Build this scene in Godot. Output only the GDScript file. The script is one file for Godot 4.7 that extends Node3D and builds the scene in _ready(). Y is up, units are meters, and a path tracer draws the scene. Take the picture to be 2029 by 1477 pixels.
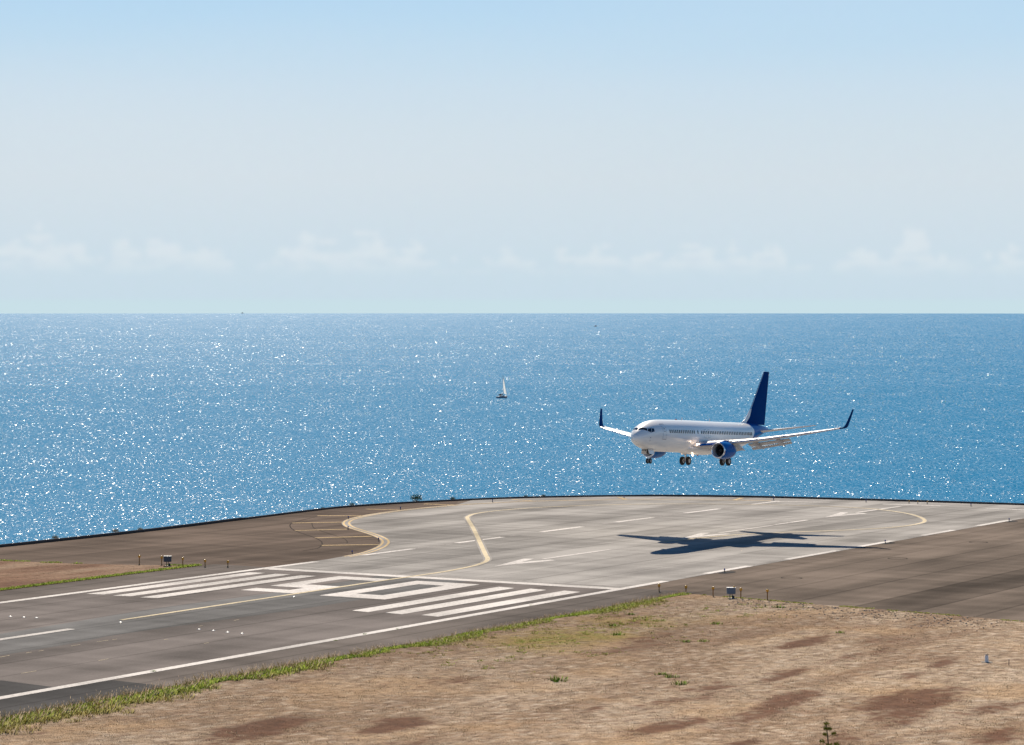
extends Node3D
# A seaside runway seen from the hill behind it: an airliner about to touch down, open sea beyond.

const SEA_Y := -49.0
const EYE_H := 27.2749
# runway frame: origin at the threshold, U runs back along the approach, V runs towards the hill, N is the pavement's normal
const ORG := Vector3(-7.4988, -2.0800, -291.6575)
const DU := Vector3(0.496116, -0.008804, -0.868211)
const DV := Vector3(0.868245, 0.0, 0.496136)
const NN := Vector3(0.004368, 0.999961, -0.007644)

var M := {}
var names := {}

func _ready():
	var cam := Camera3D.new()
	cam.name = "camera"
	cam.fov = rad_to_deg(2.0 * atan(738.5 / 5520.0))
	cam.near = 1.0
	cam.far = 90000.0
	cam.position = Vector3(0, EYE_H, 0)
	cam.rotation_degrees = Vector3(-1.4995, 0, 0)
	add_child(cam)
	var env := Environment.new()
	env.background_mode = Environment.BG_SKY
	env.tonemap_mode = Environment.TONE_MAPPER_LINEAR
	env.tonemap_exposure = 1.35
	env.background_energy_multiplier = 0.74
	env.sky = Sky.new()
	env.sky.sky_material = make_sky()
	env.sdfgi_enabled = true
	env.ssao_enabled = true
	env.ssil_enabled = true
	var we := WorldEnvironment.new()
	we.name = "daylight"
	we.environment = env
	add_child(we)
	var sun := DirectionalLight3D.new()
	sun.name = "sun"
	sun.light_energy = 1.6
	sun.light_color = Color(1.0, 0.945, 0.865)
	sun.light_angular_distance = 0.5
	sun.shadow_enabled = true
	add_child(sun)
	var az := deg_to_rad(-5.76)
	var el := deg_to_rad(38.0)
	sun.look_at_from_position(Vector3.ZERO, -Vector3(sin(az) * cos(el), sin(el), -cos(az) * cos(el)), Vector3.UP)

	make_materials()
	sea()
	platform()
	runway()
	fields()
	wall()
	airliner()
	sailboat()
	far_boats()
	lamps()
	small_things()
	plants()

# ------------------------------------------------------------------ helpers
func L(r: float, g: float, b: float) -> Color:
	return Color(r, g, b).linear_to_srgb()

func R(u: float, v: float, h := 0.0) -> Vector3:
	return ORG + DU * u + DV * v + NN * h

func plain(col: Color, rough := 0.6, spec := 0.5, metal := 0.0) -> StandardMaterial3D:
	var m := StandardMaterial3D.new()
	m.albedo_color = col
	m.roughness = rough
	m.metallic_specular = spec
	m.metallic = metal
	return m

func numbered(called: String) -> String:
	var k: int = names.get(called, 0)
	names[called] = k + 1
	return called if k == 0 else "%s_%03d" % [called, k]

func tag(o: Node, label: String, category := "", group := "", kind := "") -> Node:
	if label: o.set_meta("label", label)
	if category: o.set_meta("category", category)
	if group: o.set_meta("group", group)
	if kind: o.set_meta("kind", kind)
	return o

func thing(called: String, label: String, category: String, at: Vector3, group := "") -> Node3D:
	var o := Node3D.new()
	o.name = numbered(called)
	add_child(o)
	o.position = at
	tag(o, label, category, group)
	return o

func put(mesh: Mesh, called: String, mat: Material, parent: Node = self) -> MeshInstance3D:
	var o := MeshInstance3D.new()
	o.mesh = mesh
	o.material_override = mat
	o.name = numbered(called) if parent == self else called
	parent.add_child(o, true)
	return o

func new_st() -> SurfaceTool:
	var st := SurfaceTool.new()
	st.begin(Mesh.PRIMITIVE_TRIANGLES)
	return st

# a skin through rings of points; rings share their number of points
func loft(rings: Array, closed := true, cap_a := true, cap_b := true, st: SurfaceTool = null) -> ArrayMesh:
	var own := st == null
	if own: st = new_st()
	var n: int = rings[0].size()
	var m := n if closed else n - 1
	for k in rings.size() - 1:
		var a: PackedVector3Array = rings[k]
		var b: PackedVector3Array = rings[k + 1]
		for i in m:
			var j := (i + 1) % n
			st.add_vertex(a[i]); st.add_vertex(b[i]); st.add_vertex(a[j])
			st.add_vertex(a[j]); st.add_vertex(b[i]); st.add_vertex(b[j])
	if cap_a or cap_b:
		for e in 2:
			if (e == 0 and not cap_a) or (e == 1 and not cap_b): continue
			var r: PackedVector3Array = rings[0] if e == 0 else rings[rings.size() - 1]
			var c := Vector3.ZERO
			for p in r: c += p
			c /= n
			st.set_smooth_group(-1 if own else 0)
			for i in n:
				var j := (i + 1) % n
				if e == 0:
					st.add_vertex(c); st.add_vertex(r[i]); st.add_vertex(r[j])
				else:
					st.add_vertex(c); st.add_vertex(r[j]); st.add_vertex(r[i])
			st.set_smooth_group(0)
	if not own: return null
	st.index()
	st.generate_normals()
	return st.commit()

func circle_ring(c: Vector3, ax: Vector3, ay: Vector3, r: float, n: int) -> PackedVector3Array:
	var out := PackedVector3Array()
	for i in n:
		var t := TAU * i / n
		out.append(c + ax * (cos(t) * r) + ay * (sin(t) * r))
	return out

# round bars through points, with a radius at each
func tube(pts: Array, radii: Array, n := 10) -> ArrayMesh:
	var rings := []
	for k in pts.size():
		var d: Vector3 = (pts[min(k + 1, pts.size() - 1)] - pts[max(k - 1, 0)]).normalized()
		var ax := d.cross(Vector3.UP if absf(d.y) < 0.9 else Vector3.RIGHT).normalized()
		rings.append(circle_ring(pts[k], ax, d.cross(ax), radii[k], n))
	return loft(rings)

# lathe about an axis: profile of Vector2(along, radius)
func lathe(o: Vector3, axis: Vector3, prof: Array, n := 24, caps := true) -> ArrayMesh:
	var ax := axis.cross(Vector3.UP if absf(axis.y) < 0.9 else Vector3.RIGHT).normalized()
	var ay := axis.cross(ax)
	var rings := []
	for p in prof: rings.append(circle_ring(o + axis * p.x, ax, ay, p.y, n))
	return loft(rings, true, caps, caps)

func box(a: Vector3, b: Vector3, bevel := 0.0) -> ArrayMesh:
	var lo := Vector3(min(a.x, b.x), min(a.y, b.y), min(a.z, b.z))
	var hi := Vector3(max(a.x, b.x), max(a.y, b.y), max(a.z, b.z))
	var rings := []
	var steps := [[lo.y, bevel], [lo.y + bevel, 0.0], [hi.y - bevel, 0.0], [hi.y, bevel]] if bevel > 0.0 else [[lo.y, 0.0], [hi.y, 0.0]]
	for s in steps:
		var q: float = s[1]
		var e := bevel
		rings.append(PackedVector3Array([Vector3(lo.x + q + e, s[0], lo.z + q), Vector3(lo.x + q, s[0], lo.z + q + e), Vector3(lo.x + q, s[0], hi.z - q - e), Vector3(lo.x + q + e, s[0], hi.z - q), Vector3(hi.x - q - e, s[0], hi.z - q), Vector3(hi.x - q, s[0], hi.z - q - e), Vector3(hi.x - q, s[0], lo.z + q + e), Vector3(hi.x - q - e, s[0], lo.z + q)]))
	var st := new_st()
	st.set_smooth_group(-1)
	var n := 8
	for k in rings.size() - 1:
		for i in n:
			var j := (i + 1) % n
			var p: PackedVector3Array = rings[k]
			var w: PackedVector3Array = rings[k + 1]
			if p[i].distance_to(p[j]) < 1e-6: continue
			st.add_vertex(p[i]); st.add_vertex(w[i]); st.add_vertex(p[j])
			st.add_vertex(p[j]); st.add_vertex(w[i]); st.add_vertex(w[j])
	for e in 2:
		var r: PackedVector3Array = rings[0] if e == 0 else rings[rings.size() - 1]
		var c := (r[0] + r[2] + r[4] + r[6]) / 4.0
		for i in n:
			var j := (i + 1) % n
			if r[i].distance_to(r[j]) < 1e-6: continue
			st.add_vertex(c); st.add_vertex(r[i] if e == 0 else r[j]); st.add_vertex(r[j] if e == 0 else r[i])
	st.generate_normals()
	return st.commit()

# flat sheet on the pavement from a polygon in runway metres
func sheet(poly: Array, h: float) -> ArrayMesh:
	var p2 := PackedVector2Array()
	for p in poly: p2.append(p)
	var tri := Geometry2D.triangulate_polygon(p2)
	var st := new_st()
	for i in tri:
		st.set_normal(NN)
		st.set_uv(Vector2(p2[i].x / 140.0, p2[i].y / 140.0 + 0.5))
		st.add_vertex(R(p2[i].x, p2[i].y, h))
	return up_facing(st.commit())

# makes every triangle of a flat mesh face up (clockwise seen from above)
func up_facing(m: ArrayMesh) -> ArrayMesh:
	var arr := m.surface_get_arrays(0)
	var v: PackedVector3Array = arr[Mesh.ARRAY_VERTEX]
	var uv: PackedVector2Array = arr[Mesh.ARRAY_TEX_UV]
	for k in range(0, v.size(), 3):
		if (v[k + 1] - v[k]).cross(v[k + 2] - v[k]).y > 0.0:
			var t := v[k + 1]; v[k + 1] = v[k + 2]; v[k + 2] = t
			var w := uv[k + 1]; uv[k + 1] = uv[k + 2]; uv[k + 2] = w
	arr[Mesh.ARRAY_VERTEX] = v
	arr[Mesh.ARRAY_TEX_UV] = uv
	var out := ArrayMesh.new()
	out.add_surface_from_arrays(Mesh.PRIMITIVE_TRIANGLES, arr)
	return out

func smooth_line(p: Array, step := 1.0) -> Array:
	var c := Curve2D.new()
	for i in p.size():
		var t: Vector2 = (p[min(i + 1, p.size() - 1)] - p[max(i - 1, 0)]) / 6.0
		c.add_point(p[i], -t, t)
	var out := []
	var n := int(c.get_baked_length() / step) + 1
	for i in n + 1: out.append(c.sample_baked(c.get_baked_length() * i / n, true))
	return out

# painted line of one width along points in runway metres
func ribbon(p: Array, w: float, h: float, offset := 0.0) -> ArrayMesh:
	var l := []
	var r := []
	for i in p.size():
		var d: Vector2 = (p[min(i + 1, p.size() - 1)] - p[max(i - 1, 0)]).normalized()
		var s := Vector2(-d.y, d.x)
		l.append(p[i] + s * (offset + w / 2.0))
		r.append(p[i] + s * (offset - w / 2.0))
	var st := new_st()
	for i in p.size() - 1:
		for q in [l[i], r[i], l[i + 1], l[i + 1], r[i], r[i + 1]]:
			st.set_normal(NN)
			st.set_uv(Vector2(q.x / 140.0, q.y / 140.0 + 0.5))
			st.add_vertex(R(q.x, q.y, h))
	return up_facing(st.commit())

func rect(u0: float, u1: float, v0: float, v1: float) -> Array:
	return [Vector2(u0, v0), Vector2(u1, v0), Vector2(u1, v1), Vector2(u0, v1)]

func noise_bytes(w: int, h: int, freq: float, oct: int, sd: int, kind := FastNoiseLite.TYPE_SIMPLEX_SMOOTH) -> Image:
	var n := FastNoiseLite.new()
	n.seed = sd
	n.noise_type = kind
	n.frequency = freq
	n.fractal_octaves = oct
	if kind == FastNoiseLite.TYPE_CELLULAR:
		n.cellular_return_type = FastNoiseLite.RETURN_CELL_VALUE
		n.fractal_type = FastNoiseLite.FRACTAL_NONE
	# facets need no seamless join: a cut between two of them is one more edge
	var im := n.get_image(w, h, false, false, true) if kind == FastNoiseLite.TYPE_CELLULAR else n.get_seamless_image(w, h, false, false, 0.1, true)
	im.convert(Image.FORMAT_L8)
	return im

# ------------------------------------------------------------------ sky
func make_sky() -> PanoramaSkyMaterial:
	var w := 4096
	var h := 2048
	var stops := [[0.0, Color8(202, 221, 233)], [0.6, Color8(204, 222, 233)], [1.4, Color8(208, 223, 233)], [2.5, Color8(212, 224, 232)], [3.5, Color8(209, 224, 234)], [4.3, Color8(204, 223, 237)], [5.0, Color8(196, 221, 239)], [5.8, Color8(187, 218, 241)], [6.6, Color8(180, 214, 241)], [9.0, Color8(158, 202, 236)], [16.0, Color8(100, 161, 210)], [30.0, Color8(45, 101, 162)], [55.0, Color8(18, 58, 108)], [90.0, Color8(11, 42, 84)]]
	var img := Image.create(w, h, false, Image.FORMAT_RGB8)
	var puff := FastNoiseLite.new()
	puff.seed = 5
	puff.frequency = 0.045
	puff.fractal_octaves = 4
	var bank := FastNoiseLite.new()
	bank.seed = 12
	bank.frequency = 0.012
	bank.fractal_octaves = 3
	var veil := FastNoiseLite.new()
	veil.seed = 31
	veil.frequency = 0.006
	veil.fractal_octaves = 3
	var rng := RandomNumberGenerator.new()
	rng.seed = 9
	var rows := []
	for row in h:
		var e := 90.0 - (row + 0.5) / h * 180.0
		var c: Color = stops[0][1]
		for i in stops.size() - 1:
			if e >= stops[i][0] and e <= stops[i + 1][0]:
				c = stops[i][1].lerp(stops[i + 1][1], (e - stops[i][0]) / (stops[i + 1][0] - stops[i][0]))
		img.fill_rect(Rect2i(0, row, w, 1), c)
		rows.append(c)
	# small fair-weather clouds low over the horizon all the way round, and thin veils above them
	for px in w:
		var x := (px + w / 2) % w          # the joint of the noise lies behind the viewer
		var base := 0.46 + 0.06 * bank.get_noise_2d(x * 0.4, 900.0)
		var top := base + maxf(0.0, 0.54 + 0.42 * bank.get_noise_2d(x * 2.2, 40.0) + 0.62 * puff.get_noise_2d(x * 1.9, 7.0))
		for row in range(940, 1024):
			var e := 90.0 - (row + 0.5) / h * 180.0
			var c: Color = rows[row]
			if e > 0.3 and e < 1.9:
				var lump := puff.get_noise_2d(x * 2.2, e * 90.0)
				var d := clampf((top + lump * 0.42 - e) / 0.13, 0.0, 1.0) * clampf((e - base) / 0.35, 0.0, 1.0)
				var bright := clampf(0.55 + lump * 1.1 + (e - base) * 0.6, 0.0, 1.0)
				c = c.lerp(Color8(202, 219, 231).lerp(Color8(228, 235, 239), bright), d * 0.52)
			if e > 1.2:
				var f := clampf(veil.get_noise_2d(x * 0.35, e * 24.0) * 1.5, 0.0, 1.0) * clampf((e - 1.2) / 1.5, 0.0, 1.0)
				c = c.lerp(Color8(218, 228, 236), f * 0.28)
			var g := rng.randf_range(-0.0018, 0.0018)
			img.set_pixel(px, row, Color(c.r + g, c.g + g, c.b + g))
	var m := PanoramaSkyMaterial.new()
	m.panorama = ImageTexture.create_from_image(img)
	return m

# ------------------------------------------------------------------ materials
func make_materials():
	M.tex = ImageTexture.create_from_image(pavement_image())
	M.wear = ImageTexture.create_from_image(paint_image())
	for d in [["light", L(0.42, 0.40, 0.375)], ["dark", L(0.225, 0.200, 0.187)], ["core", L(0.205, 0.203, 0.200)], ["apron", L(0.215, 0.173, 0.142)], ["taxi", L(0.180, 0.138, 0.112)], ["shoulder", L(0.195, 0.170, 0.154)], ["fresh", L(0.092, 0.090, 0.090)]]:
		var m := plain(d[1], 0.95, 0.08)
		m.albedo_texture = M.tex
		M[d[0]] = m
	for d in [["white", L(0.74, 0.70, 0.66)], ["faded", L(0.36, 0.34, 0.32)], ["yellow", L(0.72, 0.54, 0.30)], ["cream", L(0.70, 0.60, 0.42)]]:
		var m := plain(d[1], 0.85, 0.1)
		m.albedo_texture = M.wear
		M[d[0]] = m
	M.seam = plain(L(0.05, 0.045, 0.042), 0.95, 0.05)
	M.concrete = plain(L(0.30, 0.27, 0.235), 0.95, 0.1)
	M.wall = plain(L(0.085, 0.075, 0.07), 0.95, 0.1)  # dark base colour puts the backlit shade into the wall
	M.post = plain(L(0.25, 0.13, 0.035), 0.5)
	M.orange = plain(L(0.62, 0.36, 0.05), 0.25)
	M.orange.backlight_enabled = true
	M.orange.backlight = Color(0.7, 0.6, 0.3)
	M.grey_box = plain(L(0.13, 0.17, 0.22), 0.45)
	M.dark_box = plain(L(0.05, 0.065, 0.09), 0.45)
	M.steel = plain(L(0.35, 0.35, 0.36), 0.4, 0.5, 0.8)
	M.black = plain(L(0.015, 0.015, 0.017), 0.5)
	M.blue_glass = plain(L(0.01, 0.03, 0.25), 0.15)
	M.white_plain = plain(L(0.75, 0.74, 0.72), 0.45)

func pavement_image() -> Image:
	# asphalt: paving lanes along the runway with dark seams, stains, fine grain
	var w := 1024
	var h := 2048
	var streak := noise_bytes(64, 512, 0.035, 4, 4)
	streak.resize(w, h, Image.INTERPOLATE_CUBIC)
	var cross := noise_bytes(512, 64, 0.06, 4, 14)
	cross.resize(w, h, Image.INTERPOLATE_CUBIC)
	var blot := noise_bytes(256, 256, 0.02, 5, 6)
	blot.resize(w, h, Image.INTERPOLATE_CUBIC)
	var a := streak.get_data()
	var b := cross.get_data()
	var c := blot.get_data()
	var rng := RandomNumberGenerator.new()
	rng.seed = 77
	var seams := [-66.0, -58.5, -51.0, -43.0, -35.0, -27.5, -18.5, -12.6, -7.0, -2.2, 3.0, 8.1, 13.2, 24.4, 29.2, 34.9, 41.2, 47.9, 54.6, 61.0]
	var tone := PackedFloat32Array()
	var lane := 0.0
	var last := -1
	for y in h:
		var v := (y + 0.5) / h * 140.0 - 70.0
		var k := 0
		for i in seams.size():
			if v > seams[i]: k = i + 1
		if k != last:
			lane = rng.randf_range(-0.035, 0.035)
			if v > 47.9 and v < 54.6: lane = -0.16
			last = k
		var d := 99.0
		for s in seams: d = minf(d, absf(v - s))
		tone.append(lane - (0.13 if d < 0.09 else (0.05 if d < 0.22 else 0.0)))
	var out := PackedByteArray()
	out.resize(w * h)
	for y in h:
		var t := tone[y]
		for x in w:
			var i := y * w + x
			var s := 0.86 + t + (a[i] - 128) * 0.0011 + (b[i] - 128) * 0.0006 + (c[i] - 128) * 0.0008 + rng.randf_range(-0.035, 0.035)
			out[i] = int(clampf(s, 0.0, 1.0) * 255.0)
	return Image.create_from_data(w, h, false, Image.FORMAT_L8, out)

func paint_image() -> Image:
	var w := 1024
	var blot := noise_bytes(256, 256, 0.03, 5, 16)
	blot.resize(w, w, Image.INTERPOLATE_CUBIC)
	var fine := noise_bytes(w, w, 0.2, 3, 17).get_data()
	var c := blot.get_data()
	var out := PackedByteArray()
	out.resize(w * w)
	for i in w * w:
		var s := 0.94 + (c[i] - 128) * 0.0011 + (fine[i] - 128) * 0.0008
		if fine[i] > 188: s -= 0.22
		out[i] = int(clampf(s, 0.0, 1.0) * 255.0)
	return Image.create_from_data(w, w, false, Image.FORMAT_L8, out)

# ------------------------------------------------------------------ sea
func wave_normals(sz: int) -> Image:
	# facets of small waves: each patch of water has a slope of its own
	var a := noise_bytes(sz, sz, 0.30, 1, 3, FastNoiseLite.TYPE_CELLULAR).get_data()
	var b := noise_bytes(sz, sz, 0.27, 1, 8, FastNoiseLite.TYPE_CELLULAR).get_data()
	var g := noise_bytes(sz, sz, 0.006, 4, 21).get_data()
	var w := noise_bytes(sz, sz, 0.05, 3, 22).get_data()
	var gauss := PackedFloat32Array()
	for i in 256:
		var p := clampf((i + 0.5) / 256.0, 0.02, 0.98)
		gauss.append(0.5513 * log(p / (1.0 - p)))
	var out := PackedByteArray()
	out.resize(sz * sz * 3)
	for i in sz * sz:
		var amp := 0.68 + 0.62 * g[i] / 255.0
		var sx := gauss[a[i]] * 0.245 * amp
		var sy := 0.101 + (gauss[b[i]] * 0.081 + (w[i] / 255.0 - 0.5) * 0.15) * amp
		var k := 127.5 / sqrt(1.0 + sx * sx + sy * sy)
		out[i * 3] = int(127.5 + sx * k)
		out[i * 3 + 1] = int(127.5 - sy * k)
		out[i * 3 + 2] = int(127.5 + k)
	return Image.create_from_data(sz, sz, false, Image.FORMAT_RGB8, out)

func sea():
	var mat := plain(L(0.004, 0.184, 0.365), 0.20, 0.10)
	mat.normal_enabled = true
	mat.normal_texture = ImageTexture.create_from_image(wave_normals(1024))
	var earth := 6371000.0
	var mesh := ArrayMesh.new()
	# the sea follows the earth's curve; wave pattern is stretched with distance so far glints keep their grain
	var edges := [300.0, 650.0, 850.0, 1100.0, 1450.0, 1900.0, 2500.0, 3300.0, 4400.0, 6000.0, 8200.0, 11500.0, 16500.0, 24000.0, 40000.0]
	for k in edges.size() - 1:
		var st := new_st()
		var d: float = sqrt(edges[k] * edges[k + 1]) / 1000.0
		var tile := Vector2(0.46 * pow(d, 0.72), 1.0 * pow(d, 1.35)) * 290.0
		var rings := 8
		var segs := 192
		for i in rings + 1:
			var r: float = lerpf(edges[k], edges[k + 1], float(i) / rings)
			for j in segs + 1:
				var a := TAU * j / segs
				var x := r * sin(a)
				var z := -r * cos(a)
				st.set_normal(Vector3(x / earth, 1, z / earth).normalized())
				st.set_uv(Vector2(x / tile.x + k * 0.37, z / tile.y + k * 0.21))
				st.add_vertex(Vector3(x, SEA_Y - r * r / (2.0 * earth), z))
		for i in rings:
			for j in segs:
				var a := i * (segs + 1) + j
				for q in [a, a + segs + 1, a + 1, a + 1, a + segs + 1, a + segs + 2]: st.add_index(q)
		st.generate_tangents()
		st.commit(mesh)
		# far water is made flatter and shinier to imitate hazy lightening at the horizon
		var haze_mat: StandardMaterial3D = mat.duplicate()
		haze_mat.normal_scale = clampf(1.0 - 0.12 * log(maxf(d, 4.0) / 4.0), 0.7, 1.0)
		haze_mat.metallic_specular = lerpf(0.10, 0.30, clampf(log(d / 2.0) / log(12.0), 0.0, 1.0))
		mesh.surface_set_material(k, haze_mat)
	var water := MeshInstance3D.new()
	water.name = "sea"
	water.mesh = mesh
	water.set_meta("kind", "structure")
	add_child(water)

# ------------------------------------------------------------------ the airfield platform
func edge_line() -> Array:
	return smooth_line([Vector2(-330, -63.5), Vector2(-100, -64.6), Vector2(7, -65.2), Vector2(36, -65.7), Vector2(62, -67.8), Vector2(75, -69), Vector2(87, -69.7), Vector2(95, -68.5), Vector2(103, -66.4), Vector2(118, -60.4), Vector2(127, -54), Vector2(133.5, -47.6), Vector2(139, -38.6), Vector2(142.5, -29), Vector2(144.6, -18.8), Vector2(146.1, -8.9), Vector2(146.9, -2.8), Vector2(147.4, 3.4), Vector2(148.2, 12.3), Vector2(149, 30), Vector2(150, 90), Vector2(140, 160)], 2.0)

func platform():
	var e := edge_line()
	var outer := []
	for i in e.size():
		var d: Vector2 = (e[min(i + 1, e.size() - 1)] - e[max(i - 1, 0)]).normalized()
		var w := lerpf(2.3, 0.55, smoothstep(15.0, 75.0, e[i].x))
		outer.append(e[i] + Vector2(d.y, -d.x) * w)
	var poly: Array = outer.duplicate()
	poly.append_array([Vector2(60, 260), Vector2(-120, 320), Vector2(-400, 300), Vector2(-400, -63)])
	var top := put(sheet(poly, 0.0), "airfield_ground", M.apron)
	top.set_meta("kind", "structure")
	# the sea wall that carries the platform down into the water
	var st := new_st()
	for i in poly.size():
		var a: Vector2 = poly[i]
		var b: Vector2 = poly[(i + 1) % poly.size()]
		var p := R(a.x, a.y, -0.01)
		var q := R(b.x, b.y, -0.01)
		var p2 := Vector3(p.x, SEA_Y - 3.0, p.z)
		var q2 := Vector3(q.x, SEA_Y - 3.0, q.z)
		for x in [p, q, p2, p2, q, q2]: st.add_vertex(x)
	st.generate_normals()
	put(st.commit(), "embankment", M.concrete).set_meta("kind", "structure")
	# pavement of the far taxi corner
	var tx := []
	for p in e:
		if p.x > -300.0 and p.x < 112.0: tx.append(p + Vector2(0, 0.05))
	tx.append_array([Vector2(101, -58.8), Vector2(88, -59.4), Vector2(76, -57.9), Vector2(68, -55.4), Vector2(60, -50.8), Vector2(53, -44.6), Vector2(46, -37.4), Vector2(38.5, -31.0), Vector2(32.5, -27.9), Vector2(24, -25.0), Vector2(14, -23.5), Vector2(-300, -23.5)])
	put(sheet(tx, 0.006), "taxiway", M.taxi).set_meta("kind", "structure")

func wall():
	var e := edge_line()
	var rings := []
	for i in e.size():
		var d: Vector2 = (e[min(i + 1, e.size() - 1)] - e[max(i - 1, 0)]).normalized()
		var s := Vector2(d.y, -d.x)
		var h := 0.34 if e[i].x < 60.0 else (0.25 if e[i].y < -46.0 else 0.29)
		var a: Vector2 = e[i]
		var b: Vector2 = e[i] + s * 0.3
		rings.append(PackedVector3Array([R(a.x, a.y, -0.05), R(a.x, a.y, h - 0.03), R(a.x + s.x * 0.03, a.y + s.y * 0.03, h), R(b.x - s.x * 0.03, b.y - s.y * 0.03, h), R(b.x, b.y, h - 0.03), R(b.x, b.y, -0.05)]))
	var t := put(loft(rings), "parapet_wall", M.wall)
	tag(t, "low concrete wall, backlit shade put in its colour, along the curved seaward edge of the airfield", "wall")

func runway():
	var root := Node3D.new()
	root.name = "runway"
	root.set_meta("kind", "structure")
	add_child(root)
	# pavement sheets
	put(sheet(rect(-340, 2.0, -30.6, 28.9), 0.010), "shoulder", M.shoulder, root)
	put(sheet(rect(-340, 0.9, -23.1, 20.9), 0.014), "landing_surface", M.dark, root)
	var core := []
	for p in smooth_line([Vector2(-300, -6.2), Vector2(-120, -6.8), Vector2(-70, -5.6), Vector2(-40, -7.2), Vector2(-20, -6.4), Vector2(-0.2, -7.6)], 4.0): core.append(p)
	for p in smooth_line([Vector2(-0.2, 3.6), Vector2(-30, 4.6), Vector2(-60, 3.2), Vector2(-90, 4.4), Vector2(-300, 3.0)], 4.0): core.append(p)
	put(sheet(core, 0.018), "worn_centre", M.core, root)
	var pre := [Vector2(0.9, -23.1), Vector2(14, -23.5), Vector2(24, -25.0), Vector2(32.5, -27.9), Vector2(38.5, -31.0), Vector2(46, -37.4), Vector2(53, -44.6), Vector2(60, -50.8), Vector2(68, -55.4), Vector2(76, -57.9), Vector2(88, -59.4), Vector2(101, -58.8), Vector2(112, -62.6)]
	for p in edge_line():
		if p.x > 112.0 and p.y < 16.0: pre.append(p + Vector2(-0.05, 0))
	pre.append_array([Vector2(147.5, 21.2), Vector2(121, 21.3), Vector2(0.9, 21.3)])
	put(sheet(pre, 0.014), "turning_pad", M.light, root)
	put(sheet([Vector2(-340, 14.2), Vector2(-87.7, 14.6), Vector2(-88.6, 20.2), Vector2(-83.2, 21.6), Vector2(-84.2, 28.9), Vector2(-340, 28.9)], 0.022), "fresh_patch", M.fresh, root)
	var H := 0.028
	# threshold
	put(sheet(rect(-0.4, 1.5, -22.6, 20.5), H), "threshold_bar", M.white, root)
	put(sheet(rect(1.9, 3.1, -22.3, 20.2), H - 0.004), "old_threshold_bar", M.faded, root)
	for v in [-21.4, -18.1, -14.8]: put(sheet([Vector2(-32.2, v), Vector2(-4.2, v), Vector2(-4.0, v + 1.85), Vector2(-31.8, v + 1.85)], H), "threshold_stripe", M.white, root)
	for v in [9.4, 13.1, 17.0]: put(sheet([Vector2(-31.5, v), Vector2(-4.0, v), Vector2(-4.4, v + 2.05), Vector2(-31.9, v + 2.05)], H), "threshold_stripe", M.white, root)
	# runway number 05, read from the approach
	var zero := new_st()
	for r in [rect(-21.2, -17.8, -1.1, 6.5), rect(-6.0, -2.9, -1.1, 6.5), rect(-17.8, -6.0, -1.1, 1.0), rect(-17.8, -6.0, 4.1, 6.5)]:
		zero.append_from(sheet(r, H), 0, Transform3D.IDENTITY)
	put(zero.commit(), "runway_number", M.white, root).set_meta("label", "painted white digit 0")
	put(sheet([Vector2(-2.8, -10.9), Vector2(-2.8, -4.4), Vector2(-5.5, -4.4), Vector2(-5.5, -8.7), Vector2(-12.4, -8.7), Vector2(-12.4, -4.4), Vector2(-20.9, -4.4), Vector2(-20.9, -10.8), Vector2(-18.2, -10.8), Vector2(-18.2, -6.7), Vector2(-15.6, -6.7), Vector2(-15.6, -10.9)], H), "runway_number", M.white, root).set_meta("label", "painted white digit 5")
	# edge lines and dashes
	put(ribbon([Vector2(-340, 20.9), Vector2(-200, 20.9), Vector2(-89, 20.9), Vector2(10.7, 21.0)], 1.0, H), "edge_line", M.white, root)
	put(ribbon([Vector2(-340, -23.0), Vector2(-100, -23.1), Vector2(10.7, -22.8)], 1.0, H), "edge_line", M.white, root)
	for d in [[20.8, 31.5], [41.7, 52.8], [63.0, 73.9], [83.7, 94.5], [104.9, 115.8], [126.5, 136.6]]: put(ribbon([Vector2(d[0], -23.0), Vector2(d[1], -22.9)], 0.9, H), "edge_dash", M.white, root)
	for d in [[16.1, 20.8], [31.5, 40.4], [54.5, 57.2], [79.7, 83.7], [94.5, 104.9], [115.8, 120.2]]: put(ribbon([Vector2(d[0], -23.0), Vector2(d[1], -22.9)], 0.8, H - 0.004), "faded_dash", M.faded, root)
	for d in [[20.8, 32.0], [42.0, 56.8], [63.3, 74.1], [84.2, 95.2], [104.5, 116.7]]: put(ribbon([Vector2(d[0], 20.8), Vector2(d[1], 20.8)], 0.95, H), "edge_dash", M.white, root)
	for d in [[15.6, 20.8], [32.0, 42.0], [56.8, 59.5], [80.2, 84.2], [95.2, 104.5], [116.7, 122.0]]: put(ribbon([Vector2(d[0], 20.8), Vector2(d[1], 20.8)], 0.85, H - 0.004), "faded_dash", M.faded, root)
	for d in [[135.2, -22.5, 138.2, -15.2], [139.0, -6.9, 139.9, 1.9], [138.4, 9.5, 138.0, 19.0]]: put(ribbon([Vector2(d[0], d[1]), Vector2(d[2], d[3])], 0.9, H), "pad_edge_dash", M.white, root)
	# centreline
	for u in [-57.5, -117.5, -177.5, -237.5]: put(sheet(rect(u - 30.0, u, -3.4, -2.5), H), "centreline_dash", M.white, root)
	# approach arrows
	for o in [0.0, 46.4, 91.8]:
		var hd := []
		for p in [Vector2(16.1, -2.9), Vector2(26.6, -5.0), Vector2(27.2, -4.0), Vector2(22.3, -2.95), Vector2(27.2, -1.9), Vector2(26.6, -0.8)]: hd.append(p + Vector2(o, 0))
		put(sheet(hd, H), "arrow_head", M.white, root)
		put(ribbon([Vector2(o + 27.6, -3.0), Vector2(o + 43.6, -2.7)], 0.62, H), "arrow_shaft", M.white, root)
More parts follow.
